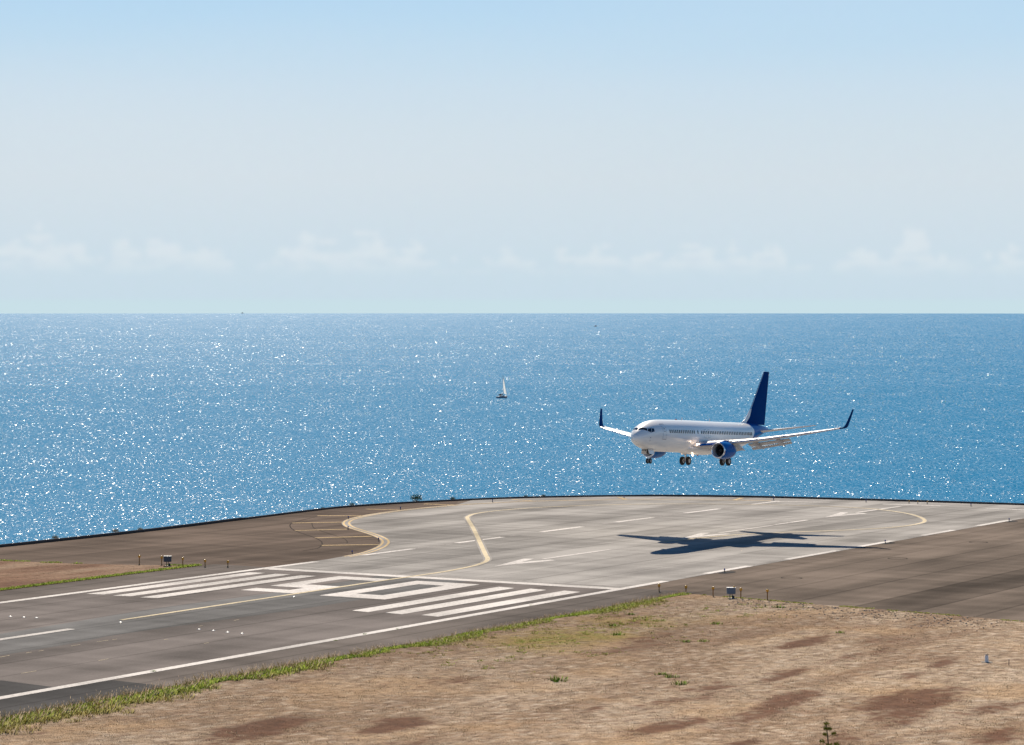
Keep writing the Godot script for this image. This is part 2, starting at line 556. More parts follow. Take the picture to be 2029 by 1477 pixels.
	put(ribbon([Vector2(91.2, -3.0), Vector2(101.7, -2.8)], 0.6, H), "circle_bar", M.white, root)
	var cr := []
	for i in 49: cr.append(Vector2(99.1 + 3.0 * cos(TAU * i / 48), -2.75 + 2.95 * sin(TAU * i / 48)))
	put(ribbon(cr, 0.32, H + 0.004), "circle_mark", M.faded, root)
	# yellow taxi guide line with pale borders
	var gl := smooth_line([Vector2(-49.5, -3.7), Vector2(-28.8, -3.9), Vector2(-5.5, -4.2), Vector2(4.9, -4.1), Vector2(10.6, -4.4), Vector2(16.3, -5.3), Vector2(20.6, -6.6), Vector2(24.4, -8.5), Vector2(27.8, -10.7), Vector2(43.8, -20.9), Vector2(62.6, -32.9), Vector2(77.5, -42.6), Vector2(81.9, -45.2), Vector2(86.1, -46.9), Vector2(90.5, -47.7), Vector2(96.3, -47.6), Vector2(104.2, -45.9), Vector2(112.3, -42.0), Vector2(118.6, -37.0), Vector2(123.2, -31.1), Vector2(126.6, -24.0), Vector2(128.8, -16.5), Vector2(129.4, -10.0), Vector2(127.7, -3.5), Vector2(123.0, 2.5), Vector2(118.6, 6.2), Vector2(113.6, 9.3), Vector2(109.4, 11.3), Vector2(105.3, 12.5), Vector2(100.9, 12.8), Vector2(95.7, 12.3), Vector2(90.9, 10.7), Vector2(86.0, 8.1), Vector2(81.1, 4.9), Vector2(77.0, 2.4), Vector2(70.7, -0.1), Vector2(62.7, -1.8), Vector2(57.0, -2.5)], 0.8)
	var border := []
	for p in gl:
		if p.x > 14.0 or p.y > 0.0: border.append(p)
	put(ribbon(border, 1.0, H + 0.006), "guide_line_border", M.faded, root)
	put(ribbon(gl, 0.55, H + 0.010), "guide_line", M.cream, root)
	# double yellow line round the taxi corner and the bars behind it
	var sl := smooth_line([Vector2(18.0, -23.5), Vector2(23.1, -24.4), Vector2(27.4, -25.8), Vector2(32.5, -27.9), Vector2(36.7, -30.1), Vector2(40.0, -32.2), Vector2(43.2, -34.7), Vector2(46.5, -37.7), Vector2(50.2, -41.5), Vector2(53.4, -44.9), Vector2(56.6, -48.1), Vector2(60.0, -50.9), Vector2(63.8, -53.4), Vector2(68.0, -55.5), Vector2(72.0, -56.9), Vector2(76.5, -58.1), Vector2(82, -59.0), Vector2(88, -59.5), Vector2(95, -59.5), Vector2(101.6, -58.8), Vector2(106, -57.7), Vector2(111, -56.0), Vector2(116.3, -53.3), Vector2(121.5, -49.1), Vector2(127.0, -43.4), Vector2(132, -36.0), Vector2(134.9, -29.0), Vector2(136.5, -24)], 0.8)
	put(ribbon(sl, 1.25, H + 0.002), "double_line_border", M.faded, root)
	put(ribbon(sl, 0.28, H + 0.006, 0.36), "double_line", M.yellow, root)
	put(ribbon(sl, 0.28, H + 0.006, -0.36), "double_line", M.yellow, root)
	for b in [[29.8, -34.8, 34.6, -29.6], [39.0, -41.9, 45.0, -37.4], [47.6, -50.8, 53.3, -46.5], [58.5, -58.6, 63.6, -53.9], [72.0, -63.6, 75.2, -58.2], [87.0, -65.2, 88.0, -60.0], [101.2, -64.2, 101.8, -59.2], [117.6, -58.6, 116.0, -54.0], [131.2, -47.4, 127.0, -43.9], [140.2, -30.6, 135.2, -29.6]]:
		put(ribbon([Vector2(b[0], b[1]), Vector2(b[2], b[3])], 0.62, H + 0.002), "shoulder_bar", M.yellow, root)
	# old cuts and joints in the asphalt of the taxi corner
	put(ribbon(smooth_line([Vector2(70.5, -62.7), Vector2(62.2, -60.1), Vector2(58.5, -58.6), Vector2(55.9, -57.2), Vector2(51.4, -54.0), Vector2(47.3, -50.5), Vector2(42.8, -45.9), Vector2(39.2, -42.1), Vector2(34.8, -38.2), Vector2(30.1, -35.0), Vector2(26.0, -32.9), Vector2(22, -32.3)]), 0.13, H - 0.006), "pavement_joint", M.seam, root)
	put(ribbon(smooth_line([Vector2(59.9, -56.4), Vector2(53.0, -51.5), Vector2(48.3, -47.0), Vector2(39.6, -37.9), Vector2(34.1, -34.0)]), 0.09, H - 0.006), "pavement_joint", M.seam, root)
	# remnants of old yellow paint
	for q in [[-76.2, 5.1, 1.6], [-73.0, 5.1, 0.7], [-71.5, 5.15, 0.6], [-67.0, 5.1, 1.2], [-63.4, 5.1, 1.6], [-61.9, 5.2, 0.6], [-73.6, 13.2, 1.3], [-60.0, 13.4, 0.7], [-59.6, 8.9, 0.6], [-82.8, 13.2, 1.8], [-79.0, 5.0, 0.8], [-49.6, 5.2, 0.6], [-44.0, 5.1, 0.8]]:
		put(ribbon([Vector2(q[0] - q[2] / 2.0, q[1]), Vector2(q[0] + q[2] / 2.0, q[1])], 0.09, H), "paint_remnant", M.cream, root)
	# round service covers let into the apron, darker rings of asphalt round two lights
	for q in [[21.2, 30.7], [50.4, 31.0], [78.0, 30.6]]:
		var ring := []
		for i in 21: ring.append(Vector2(q[0] + 1.1 * cos(TAU * i / 20), q[1] + 1.1 * sin(TAU * i / 20)))
		put(ribbon(ring, 0.16, 0.012), "cover_ring", M.seam, root)
	for q in [[23.4, 22.1], [70.3, 21.7], [115.0, 21.7]]:
		var disc := []
		for i in 20: disc.append(Vector2(q[0] + 1.6 * cos(TAU * i / 20), q[1] + 0.75 * sin(TAU * i / 20)))
		put(sheet(disc, H - 0.010), "asphalt_patch", M.fresh, root)

# ------------------------------------------------------------------ dry fields
var n_big := FastNoiseLite.new()
var n_mid := FastNoiseLite.new()
var n_fine := FastNoiseLite.new()

func field_edge(v: float) -> float:
	var t := [[28.6, -0.9], [30.0, -0.4], [32.5, -1.2], [38.4, -1.9], [41.0, -2.7], [49.2, -3.9], [55.0, -5.0], [60.4, -5.9], [66.4, -7.4], [90.0, -15.0], [140.0, -36.0], [200.0, -60.0]]
	for i in t.size() - 1:
		if v <= t[i + 1][0]: return lerpf(t[i][1], t[i + 1][1], clampf((v - t[i][0]) / (t[i + 1][0] - t[i][0]), 0.0, 1.0))
	return -60.0

# bare red-brown soil: centre, half lengths, in runway metres
const DIRT := [[-84.5, 67.5, 8.0, 2.2], [-62.5, 77.0, 9.0, 2.8], [-72.5, 79.5, 7.0, 2.4], [-66.0, 84.0, 8.0, 2.0], [-80.0, 79.0, 7.0, 1.6], [-50.3, 72.5, 3.2, 1.6], [-76.5, 88.5, 5.0, 2.2], [-69.0, 70.0, 5.0, 1.1], [-100.0, 45.5, 6.0, 2.2], [-93.0, 52.5, 4.0, 1.1], [-41.0, 71.5, 3.5, 0.9], [-33.0, 56.0, 4.0, 0.9], [-55.0, 64.0, 3.5, 0.7], [-88.0, 76.0, 4.0, 1.0], [-78.5, 60.0, 3.0, 0.6]]

func ground_color(u: float, v: float) -> Color:
	var big := n_big.get_noise_2d(u, v)
	var streak := n_mid.get_noise_2d(u * 0.16 + v * 0.05, v * 0.9 - u * 0.10)
	var mid := n_mid.get_noise_2d(u * 0.5 + 300.0, v * 0.5)
	var fine := n_fine.get_noise_2d(u, v)
	var c := Color(0.275, 0.188, 0.120)
	c = c.lerp(Color(0.42, 0.325, 0.235), clampf(0.20 + streak * 1.15 + big * 0.4 + (v - 55.0) * 0.006, 0.0, 1.0))
	var fleck := n_fine.get_noise_2d(u * 0.9 + 90.0, v * 2.2 - u * 0.2)
	c = c.lerp(Color(0.47, 0.385, 0.30), clampf(fleck * 2.2 - 0.2, 0.0, 0.85))
	c = c.lerp(Color(0.16, 0.105, 0.075), clampf(-fleck * 2.2 - 0.3, 0.0, 0.75))
	c = c.lerp(Color(0.40, 0.265, 0.15), clampf(mid * 1.4 - 0.1, 0.0, 0.6))
	c = c.lerp(Color(0.175, 0.108, 0.072), clampf(-streak * 1.3 - 0.22 + fine * 0.3, 0.0, 0.75))
	# greener where the damp shoulder is near
	var near := clampf(1.0 - absf(v - 37.0) / 7.0, 0.0, 1.0) * clampf(1.0 - absf(u + 38.0) / 24.0, 0.0, 1.0)
	c = c.lerp(Color(0.27, 0.20, 0.05), clampf(near * (0.75 + mid * 1.6 + fine * 0.6), 0.0, 0.8))
	c = c.lerp(Color(0.10, 0.14, 0.025), clampf(near * (fine * 2.2 + mid) - 0.25, 0.0, 0.8))
	var soil := 0.0
	for d in DIRT:
		var x: float = (u - d[0]) / d[2]
		var y: float = (v - d[1] + (u - d[0]) * 0.10) / d[3]
		if absf(x) > 2.0 or absf(y) > 2.4: continue
		soil = maxf(soil, exp(-0.7 * (x * x + y * y)))
	var bare := soil * 1.45 + n_mid.get_noise_2d(u * 0.30 + v * 0.08 + 77.0, v * 1.05 - u * 0.12) * 1.5 + fleck * 0.7 + fine * 0.5 - 0.66
	c = c.lerp(Color(0.105, 0.046, 0.026), clampf(bare * 2.2, 0.0, 0.9))
	return c * (1.42 + fine * 0.6) * lerpf(0.86, 1.06, smoothstep(36.0, 72.0, v))

func island_color(u: float, v: float) -> Color:
	var streak := n_mid.get_noise_2d(u * 0.3, v * 1.2)
	var fine := n_fine.get_noise_2d(u, v)
	var c := Color(0.245, 0.145, 0.092).lerp(Color(0.34, 0.25, 0.175), clampf(streak + 0.25 + (u + 14.0) * 0.03, 0.0, 1.0))
	c = c.lerp(Color(0.135, 0.066, 0.042), clampf(-streak * 1.5 + fine * 0.5 - (u + 14.0) * 0.02, 0.0, 0.8))
	return c * (1.22 + fine * 0.45)

func field_height(u: float, v: float) -> float:
	var p := R(u, v)
	var hill := maxf(0.0, 1.0 + p.z / 150.0)
	var inside := clampf((v - 28.6) / 1.5, 0.0, 1.0) * clampf((field_edge(v) - u) / 1.5, 0.0, 1.0)
	return 0.02 + inside * (0.05 + 0.10 * n_mid.get_noise_2d(u * 0.35, v * 0.9) + 0.05 * n_fine.get_noise_2d(u, v)) + 25.3 * hill

func grid_mesh(us: Array, vs: Array, at: Callable, col: Callable) -> ArrayMesh:
	var st := new_st()
	var n := us.size()
	for j in vs.size():
		for i in n:
			var q: Array = at.call(us[i], vs[j])
			st.set_color(col.call(q[0], q[1]))
			st.set_uv(Vector2(q[0], q[1]) / 9.0)
			st.add_vertex(q[2])
	for j in vs.size() - 1:
		for i in n - 1:
			var a := j * n + i
			for k in [a, a + 1, a + n, a + 1, a + n + 1, a + n]: st.add_index(k)
	st.generate_normals()
	return st.commit()

func soil_image() -> Image:
	var w := 512
	var f := noise_bytes(w, w, 0.12, 4, 51).get_data()
	var g := noise_bytes(w, w, 0.03, 3, 52).get_data()
	var rng := RandomNumberGenerator.new()
	rng.seed = 5
	var out := PackedByteArray()
	out.resize(w * w)
	for i in w * w:
		out[i] = int(clampf(0.86 + (f[i] - 128) * 0.0017 + (g[i] - 128) * 0.0008 + rng.randf_range(-0.14, 0.12), 0.2, 1.0) * 255.0)
	return Image.create_from_data(w, w, false, Image.FORMAT_L8, out)

func fields():
	n_big.seed = 2; n_big.frequency = 0.022; n_big.fractal_octaves = 3
	n_mid.seed = 3; n_mid.frequency = 0.11; n_mid.fractal_octaves = 4
	n_fine.seed = 4; n_fine.frequency = 0.55; n_fine.fractal_octaves = 4
	var mat := plain(Color.WHITE, 0.95, 0.15)
	mat.vertex_color_use_as_albedo = true
	mat.albedo_texture = ImageTexture.create_from_image(soil_image())
	M.soil = mat
	var ts := []
	for i in 330: ts.append(i * 0.35)               # metres back from the edge of the pavement
	for i in 40: ts.append(115.5 + (i + 1) * 5.0)
	var vs := []
	for i in 200: vs.append(28.6 + i * 0.35)
	for i in 30: vs.append(98.6 + (i + 1) * 4.0)
	put(grid_mesh(ts, vs, func(t, v):
		var u: float = field_edge(v) - t
		return [u, v, R(u, v, 0.02 + field_height(u, v))], ground_color), "dry_field", mat).set_meta("kind", "structure")
	# the narrow dry strip beyond the runway
	var us := []
	for i in 160: us.append(float(i) / 159.0)
	var ws := []
	for i in 70: ws.append(float(i) / 69.0)
	put(grid_mesh(us, ws, func(a, b):
		var v: float = lerpf(-30.5, -64.0, b)
		var right: float = strip_edge(v)
		var u: float = lerpf(-140.0, right, a)
		return [u, v, R(u, v, 0.02 + 0.05 * clampf((right - u) / 1.0, 0.0, 1.0) * clampf((-30.5 - v) / 1.0, 0.0, 1.0) * (1.0 + n_fine.get_noise_2d(u, v)))], island_color), "dry_strip", mat).set_meta("kind", "structure")

func strip_edge(v: float) -> float:
	var t := [[-30.5, -0.3], [-33.0, -1.6], [-36.7, -3.4], [-43.9, -5.9], [-53.6, -7.2], [-58.0, -20.0], [-62.0, -60.0], [-64.0, -120.0]]
	for i in t.size() - 1:
		if v >= t[i + 1][0]: return lerpf(t[i][1], t[i + 1][1], clampf((v - t[i][0]) / (t[i + 1][0] - t[i][0]), 0.0, 1.0))
	return -120.0

# ------------------------------------------------------------------ grass
func tuft_mesh(blades: int, height: float, spread: float, width: float, sd: int, seed_heads := false) -> ArrayMesh:
	var rng := RandomNumberGenerator.new()
	rng.seed = sd
	var st := new_st()
	for i in blades:
		var a := rng.randf() * TAU
		var b := Vector3(cos(a), 0, sin(a)) * rng.randf() * spread
		var lean := Vector3(cos(a + rng.randf_range(-1, 1)), 0, sin(a + rng.randf_range(-1, 1))) * height * rng.randf_range(0.15, 0.6)
		var h := height * rng.randf_range(0.6, 1.1)
		var side := Vector3(-sin(a * 3.0), 0, cos(a * 3.0)) * width
		var mid := b + lean * 0.4 + Vector3.UP * h * 0.6
		var tip := b + lean + Vector3.UP * h
		st.set_normal((Vector3.UP + b.normalized() * 0.35).normalized())
		st.add_vertex(b - side); st.add_vertex(mid); st.add_vertex(b + side)
		st.add_vertex(b + side * 0.3); st.add_vertex(mid - side * 0.7); st.add_vertex(tip)
		if seed_heads:
			st.add_vertex(tip - side * 0.8); st.add_vertex(tip + Vector3.UP * height * 0.22 + lean * 0.12); st.add_vertex(tip + side * 0.8)
	return st.commit()

func scatter(called: String, mesh: Mesh, mat: Material, spots: Array, label: String, category: String):
	var mm := MultiMesh.new()
	mm.transform_format = MultiMesh.TRANSFORM_3D
	mm.use_colors = true
	mm.mesh = mesh
	mm.instance_count = spots.size()
	for i in spots.size():
		var s: Array = spots[i]
		mm.set_instance_transform(i, Transform3D(Basis(Vector3.UP, s[1]).scaled(Vector3.ONE * s[2]), s[0]))
		mm.set_instance_color(i, s[3])
	var o := MultiMeshInstance3D.new()
	o.multimesh = mm
	o.material_override = mat
	o.name = called
	add_child(o)
	tag(o, label, category, "", "stuff")

func plants():
	var rng := RandomNumberGenerator.new()
	rng.seed = 41
	var leaf := plain(Color.WHITE, 0.7, 0.3)
	leaf.vertex_color_use_as_albedo = true
	leaf.backlight_enabled = true
	leaf.backlight = Color(0.5, 0.5, 0.4)
	var greens := [Color(0.24, 0.36, 0.035), Color(0.33, 0.44, 0.05), Color(0.17, 0.29, 0.03), Color(0.38, 0.43, 0.09)]
	var straws := [Color(0.46, 0.36, 0.24), Color(0.52, 0.42, 0.30), Color(0.42, 0.31, 0.22)]
	var green_spots := []
	var tall_spots := []
	# green verge along the near edge of the runway shoulder
	for i in 15000:
		var u := rng.randf_range(-135.0, -0.5)
		var thick := (1.3 + 1.1 * smoothstep(-70.0, -110.0, u) + 2.0 * n_big.get_noise_2d(u * 4.0, 5.0)) * (0.55 if u > -8.0 else 1.0)
		var v := 28.7 + 0.5 * n_mid.get_noise_2d(u, 80.0) + absf(rng.randfn(0.0, 0.62)) * maxf(0.3, thick)
		var g: Color = greens[rng.randi() % 4]
		g = g.lerp(Color(0.42, 0.34, 0.14), clampf((v - 29.6) * 0.3 + rng.randf_range(-0.3, 0.4) + 0.5 * n_mid.get_noise_2d(u * 0.6, v + 40.0), 0.0, 0.85))
		green_spots.append([R(u, v, field_height(u, v)), rng.randf() * TAU, rng.randf_range(0.6, 1.25) * (0.8 + 0.5 * smoothstep(-40.0, -90.0, u)), g])
		if rng.randf() < 0.09: tall_spots.append([R(u, v - 0.2, field_height(u, v)), rng.randf() * TAU, rng.randf_range(0.7, 1.3) * (0.7 + 0.5 * smoothstep(-40.0, -90.0, u)), straws[rng.randi() % 3]])
	# thin green line where the field meets the apron, and round the far strip
	for i in 900:
		var v := rng.randf_range(31.0, 75.0)
		if n_mid.get_noise_2d(v * 1.4, 220.0) < -0.05: continue
		var u := field_edge(v) - absf(rng.randfn(0.0, 0.4))
		green_spots.append([R(u, v, 0.03), rng.randf() * TAU, rng.randf_range(0.35, 0.75), greens[rng.randi() % 4].lerp(Color(0.34, 0.28, 0.08), rng.randf() * 0.8)])
	for i in 2600:
		var u := rng.randf_range(-60.0, -0.4)
		var v := -30.6 - absf(rng.randfn(0.0, 0.45))
		green_spots.append([R(u, v, 0.04), rng.randf() * TAU, rng.randf_range(0.5, 0.95), greens[rng.randi() % 4]])
	for i in 500:
		var v := rng.randf_range(-60.0, -31.0)
		if n_mid.get_noise_2d(v * 1.2, 420.0) < 0.0: continue
		green_spots.append([R(strip_edge(v) - absf(rng.randfn(0.0, 0.5)), v, 0.04), rng.randf() * TAU, rng.randf_range(0.4, 0.9), greens[rng.randi() % 4]])
	# scattered green in the damp part of the field
	for i in 5200:
		var u := rng.randf_range(-64.0, -6.0)
		var v := rng.randf_range(30.0, 47.0)
		var near := clampf(1.0 - absf(v - 36.0) / 8.0, 0.0, 1.0) * clampf(1.0 - absf(u + 38.0) / 28.0, 0.0, 1.0)
		if n_fine.get_noise_2d(u * 0.6, v * 0.6) + n_mid.get_noise_2d(u, v) * 0.6 + near * 0.5 < 0.42: continue
		green_spots.append([R(u, v, field_height(u, v)), rng.randf() * TAU, rng.randf_range(0.4, 0.8), greens[rng.randi() % 4].lerp(Color(0.33, 0.26, 0.06), rng.randf() * 0.7)])
	scatter("verge_grass", tuft_mesh(15, 0.22, 0.30, 0.016, 3), leaf, green_spots, "fresh green grass along the edges of the runway shoulder", "grass")
	scatter("seed_grass", tuft_mesh(6, 0.52, 0.18, 0.012, 8, true), leaf, tall_spots, "tall dry seed heads standing out of the green verge", "grass")
	# dry grass on the field
	var dry := []
	for i in 90000:
		var u := rng.randf_range(-118.0, -2.0)
		var v := 29.2 + 72.0 * pow(rng.randf(), 0.85)
		if u > field_edge(v) - 0.3: continue
		var c := ground_color(u, v)
		if c.r < 0.26 and rng.randf() < 0.75: continue
		dry.append([R(u, v, field_height(u, v)), rng.randf() * TAU, rng.randf_range(0.5, 1.2), c.lerp(Color(0.50, 0.38, 0.25), rng.randf() * 0.4) * rng.randf_range(0.6, 0.95)])
	for i in 6000:
		var v := rng.randf_range(-62.0, -31.0)
		var u := strip_edge(v) - 0.3 - rng.randf() * 45.0
		dry.append([R(u, v, 0.05), rng.randf() * TAU, rng.randf_range(0.5, 1.0), island_color(u, v) * rng.randf_range(0.6, 0.95)])
	for i in 3000:
		var u := rng.randf_range(-118.0, -3.0)
		var v := 30.5 + 70.0 * rng.randf()
		if u > field_edge(v) - 0.6 or n_mid.get_noise_2d(u * 0.7, v * 0.7 + 500.0) < 0.02: continue
		dry.append([R(u, v, field_height(u, v)), rng.randf() * TAU, rng.randf_range(1.1, 1.9), Color(0.55, 0.43, 0.30) * rng.randf_range(0.75, 1.1)])
	scatter("dry_grass", tuft_mesh(8, 0.075, 0.34, 0.020, 5), leaf, dry, "short dry straw covering the brown fields", "grass")
	# stones near the corner of the field
	var stones := []
	for i in 450:
		var v := rng.randf_range(36.0, 66.0)
		var u := field_edge(v) - 1.0 - absf(rng.randfn(0.0, 5.0))
		stones.append([R(u, v, field_height(u, v)), rng.randf() * TAU, rng.randf_range(0.3, 1.0), Color(0.24, 0.19, 0.15) * rng.randf_range(0.6, 1.5)])
	var rock := plain(Color.WHITE, 0.9)
	rock.vertex_color_use_as_albedo = true
	scatter("gravel", stone_mesh(), rock, stones, "loose grey stones strewn near the corner of the field", "gravel")
	weeds(leaf)
	shrubs(leaf)
	agave(leaf)

func stone_mesh() -> ArrayMesh:
	var rings := []
	for s in [[-0.04, 0.07], [0.02, 0.12], [0.08, 0.08], [0.10, 0.02]]:
		var r := PackedVector3Array()
		for i in 7: r.append(Vector3(cos(TAU * i / 7) * s[1] * (1.0 + 0.3 * sin(i * 2.3)), s[0], sin(TAU * i / 7) * s[1] * 0.8))
		rings.append(r)
	return loft(rings)

func tinted(mesh: ArrayMesh, col: Color, amount := 0.3, sd := 1) -> ArrayMesh:
	var rng := RandomNumberGenerator.new()
	rng.seed = sd
	var arr := mesh.surface_get_arrays(0)
	var v: PackedVector3Array = arr[Mesh.ARRAY_VERTEX]
	var c := PackedColorArray()
	var cur := col
	for i in v.size():
		if i % 6 == 0: cur = col * rng.randf_range(1.0 - amount, 1.0 + amount)
		c.append(cur)
	arr[Mesh.ARRAY_COLOR] = c
	var out := ArrayMesh.new()
	out.add_surface_from_arrays(Mesh.PRIMITIVE_TRIANGLES, arr)
	return out

func weeds(leaf: Material):
	var mesh := tinted(tuft_mesh(60, 0.26, 0.55, 0.035, 12), Color(0.20, 0.31, 0.04), 0.4, 2)
	var spots := [[-66.2, 50.4, 1.5, "widest green weed clump, alone in the middle of the dry field"], [-59.1, 55.6, 1.0, "uppermost of three weed clumps close together in the field"], [-60.3, 57.0, 1.2, "middle one of three weed clumps close together in the field"], [-63.6, 59.5, 1.3, "lowest and widest of three weed clumps close together"], [-37.4, 48.7, 0.9, "right one of two weed clumps side by side below the lamp row"], [-24.8, 43.9, 1.0, "green weed clump below the near strobe box"], [-25.2, 56.0, 0.8, "lone weed clump towards the white pillar"], [-8.6, 42.6, 1.1, "weed clump just behind the last near lamp post"], [-30.8, 36.6, 1.0, "weed clump at the top of the yellowish grass patch"], [-37.2, 40.4, 1.1, "weed clump at the far end of the yellowish grass patch"], [-38.5, 47.6, 0.9, "left one of two weed clumps side by side below the lamp row"], [-21.3, 33.4, 0.8, "small weed clump close to the green verge near the corner"]]
	for s in spots:
		var o := put(mesh, "weed_clump", leaf)
		o.position = R(s[0], s[1], field_height(s[0], s[1]))
		o.scale = Vector3.ONE * s[2]
		o.rotation.y = s[0]
		tag(o, s[3], "weed", "green weed clumps in the dry field")
	var k := 0
	for s in [[-52.8, 21.6], [-47.5, 21.1], [-42.5, 21.3], [-18.4, 21.2], [-77.5, 21.1]]:
		var o := put(mesh, "crack_weed", leaf)
		o.position = R(s[0], s[1], 0.03)
		o.scale = Vector3.ONE * [0.3, 0.35, 0.22, 0.25, 0.4][k]
		o.rotation.y = s[0]
		k += 1
		tag(o, ["weed on the near runway edge line, left of the pair below the painted number", "weed on the near edge line, right of the pair below the painted number", "tiny weed on the near edge line between the pair and the stripes", "weed on the near edge line beside the nearest threshold stripe", "largest weed on the near edge line beside the darker asphalt patch"][k - 1], "weed", "weeds in the runway edge line")

func shrubs(leaf: Material):
	var k := 0
	for s in [[104.6, -67.6, 1.25, "largest dark shrub poking above the sea wall"], [91.5, -70.6, 0.55, "low shrub behind the wall at its outermost bulge"], [110.7, -64.9, 0.6, "small shrub just beyond the largest one on the wall"], [122.6, -59.0, 0.45, "first of two tiny tufts beyond the curve of the wall"], [125.0, -57.2, 0.5, "second of two tiny tufts beyond the curve of the wall"], [19.1, -66.9, 0.6, "dry weed tuft on the concrete ledge nearest the picture's edge"], [31.5, -67.3, 0.65, "tallest dry weed tuft on the concrete ledge"], [36.5, -67.2, 0.5, "dry weed tuft last along the concrete ledge"], [83.4, -70.3, 0.4, "small tuft on the wall before its bulge"]]:
		var dry: bool = s[3].begins_with("dry") or s[3].begins_with("tallest")
		var o := thing("wall_shrub", s[3], "shrub", R(s[0], s[1], 0.0), "plants along the seaward wall")
		var rng := RandomNumberGenerator.new()
		rng.seed = 70 + k
		var st := new_st()
		st.set_smooth_group(-1)
		for i in 420:
			var d := Vector3(rng.randfn(), rng.randfn() * 0.7, rng.randfn()).normalized() * pow(rng.randf(), 0.5)
			var p: Vector3 = Vector3(d.x * 0.75, 0.5 + d.y * 0.5, d.z * 0.75) * s[2]
			var a: Vector3 = Vector3(rng.randfn(), rng.randfn(), rng.randfn()).normalized() * 0.13 * s[2]
			var b: Vector3 = Vector3(rng.randfn(), rng.randfn(), rng.randfn()).normalized() * 0.06 * s[2]
			st.add_vertex(p - b); st.add_vertex(p + a); st.add_vertex(p + b)
		st.generate_normals()
		put(tinted(st.commit(), Color(0.24, 0.19, 0.10) if dry else Color(0.05, 0.075, 0.025), 0.5, k), "crown", leaf, o)
		for i in 4: put(tube([Vector3(0, -0.05, 0), Vector3(0.25 * cos(i * 1.7), 0.55, 0.25 * sin(i * 1.7)) * s[2]], [0.035 * s[2], 0.012 * s[2]], 6), "stem", M.post, o)
		k += 1

func agave(leaf: Material):
	var z := -135.0
	var base := Vector3(15.35, 0.0, z)
	var uv := Vector2((base - ORG).dot(DU), (base - ORG).dot(DV))
	base = R(uv.x, uv.y, field_height(uv.x, uv.y))
	var t := thing("agave_plant", "tall agave flower stalk with green tufts at the bottom edge", "plant", base)
	var top := 6.62 - base.y
	var pts := []
	var rad := []
	for i in 9:
		var f := i / 8.0
		pts.append(Vector3(0.30 * (1.0 - f) * f - 0.28 * f + 0.22, top * f - 0.1 * (1.0 - f), 0.0))
		rad.append(lerpf(0.085, 0.022, f))
	put(tube(pts, rad, 8), "stalk", plain(L(0.075, 0.075, 0.04), 0.7), t)
	var rng := RandomNumberGenerator.new()
	rng.seed = 17
	var tips := [[1.0, 0.0, 0.0, 0.17], [0.955, -0.07, 0.07, 0.11], [0.955, 0.12, 0.10, 0.12], [0.90, -0.14, 0.05, 0.12], [0.905, 0.32, -0.1, 0.15], [0.835, -0.30, 0.1, 0.16], [0.80, 0.02, 0.12, 0.22], [0.805, 0.42, 0.0, 0.18], [0.76, 0.30, -0.15, 0.13], [0.72, -0.38, -0.05, 0.19], [0.66, 0.12, 0.15, 0.24], [0.665, 0.48, 0.05, 0.26], [0.60, -0.5, 0.1, 0.24], [0.56, 0.6, -0.1, 0.26]]
	for q in tips:
		var f: float = q[0]
		var on := Vector3(0.30 * (1.0 - f) * f - 0.28 * f + 0.22, top * f - 0.1 * (1.0 - f), 0.0)
		var tip: Vector3 = on + Vector3(q[1], 0.0, q[2])
		if f < 1.0: put(tube([on - Vector3(0, absf(q[1]) * 0.45 + 0.03, 0), on.lerp(tip, 0.6) - Vector3(0, absf(q[1]) * 0.16, 0), tip], [0.016, 0.013, 0.011], 6), "branch", plain(L(0.09, 0.07, 0.05), 0.7), t)
		var st := new_st()
		st.set_smooth_group(-1)
		for i in 150:
			var d := Vector3(rng.randfn(), rng.randfn() * 0.6, rng.randfn()).normalized()
			var p: Vector3 = tip + d * q[3] * rng.randf_range(0.1, 0.8)
			var s := Vector3(rng.randfn(), rng.randfn(), rng.randfn()).normalized() * 0.018
			st.add_vertex(p - s); st.add_vertex(p + (d + Vector3.UP * 0.6).normalized() * 0.085); st.add_vertex(p + s)
		st.generate_normals()
		put(tinted(st.commit(), Color(0.15, 0.17, 0.02), 0.5, 3), "flower_tuft", leaf, t)
	for i in 26:
		var a := i * 2.4
		var out := Vector3(cos(a), 0, sin(a))
		var l := 0.8 + 0.35 * sin(i * 1.3)
		var up := 0.25 + 0.5 * (i % 5) / 5.0
		put(tube([Vector3(0.22, 0, 0), Vector3(0.22, 0, 0) + out * l * 0.5 + Vector3.UP * l * up, Vector3(0.22, 0, 0) + out * l + Vector3.UP * l * up * 1.3], [0.05, 0.07, 0.008], 6), "leaf", plain(L(0.10, 0.14, 0.08), 0.6), t)

# ------------------------------------------------------------------ lamps and small airfield things
func ball_lamp(at: Vector3, h: float, label: String, group: String):
	var t := thing("runway_lamp", label, "lamp", at, group)
	put(lathe(Vector3(0, -0.03, 0), Vector3.UP, [Vector2(0, 0.11), Vector2(0.06, 0.11), Vector2(0.075, 0.06)], 12), "base_plate", M.post, t)
	put(lathe(Vector3.ZERO, Vector3.UP, [Vector2(0.02, 0.055), Vector2(h - 0.30, 0.05), Vector2(h - 0.26, 0.085), Vector2(h - 0.22, 0.085)], 12), "post", M.post, t)
	var p := []
	for i in 9:
		var a := PI * i / 8.0
		p.append(Vector2(h - 0.08 - 0.15 * cos(a), maxf(0.155 * sin(a), 0.01)))
	put(lathe(Vector3.ZERO, Vector3.UP, p, 16), "lamp_head", M.orange, t)

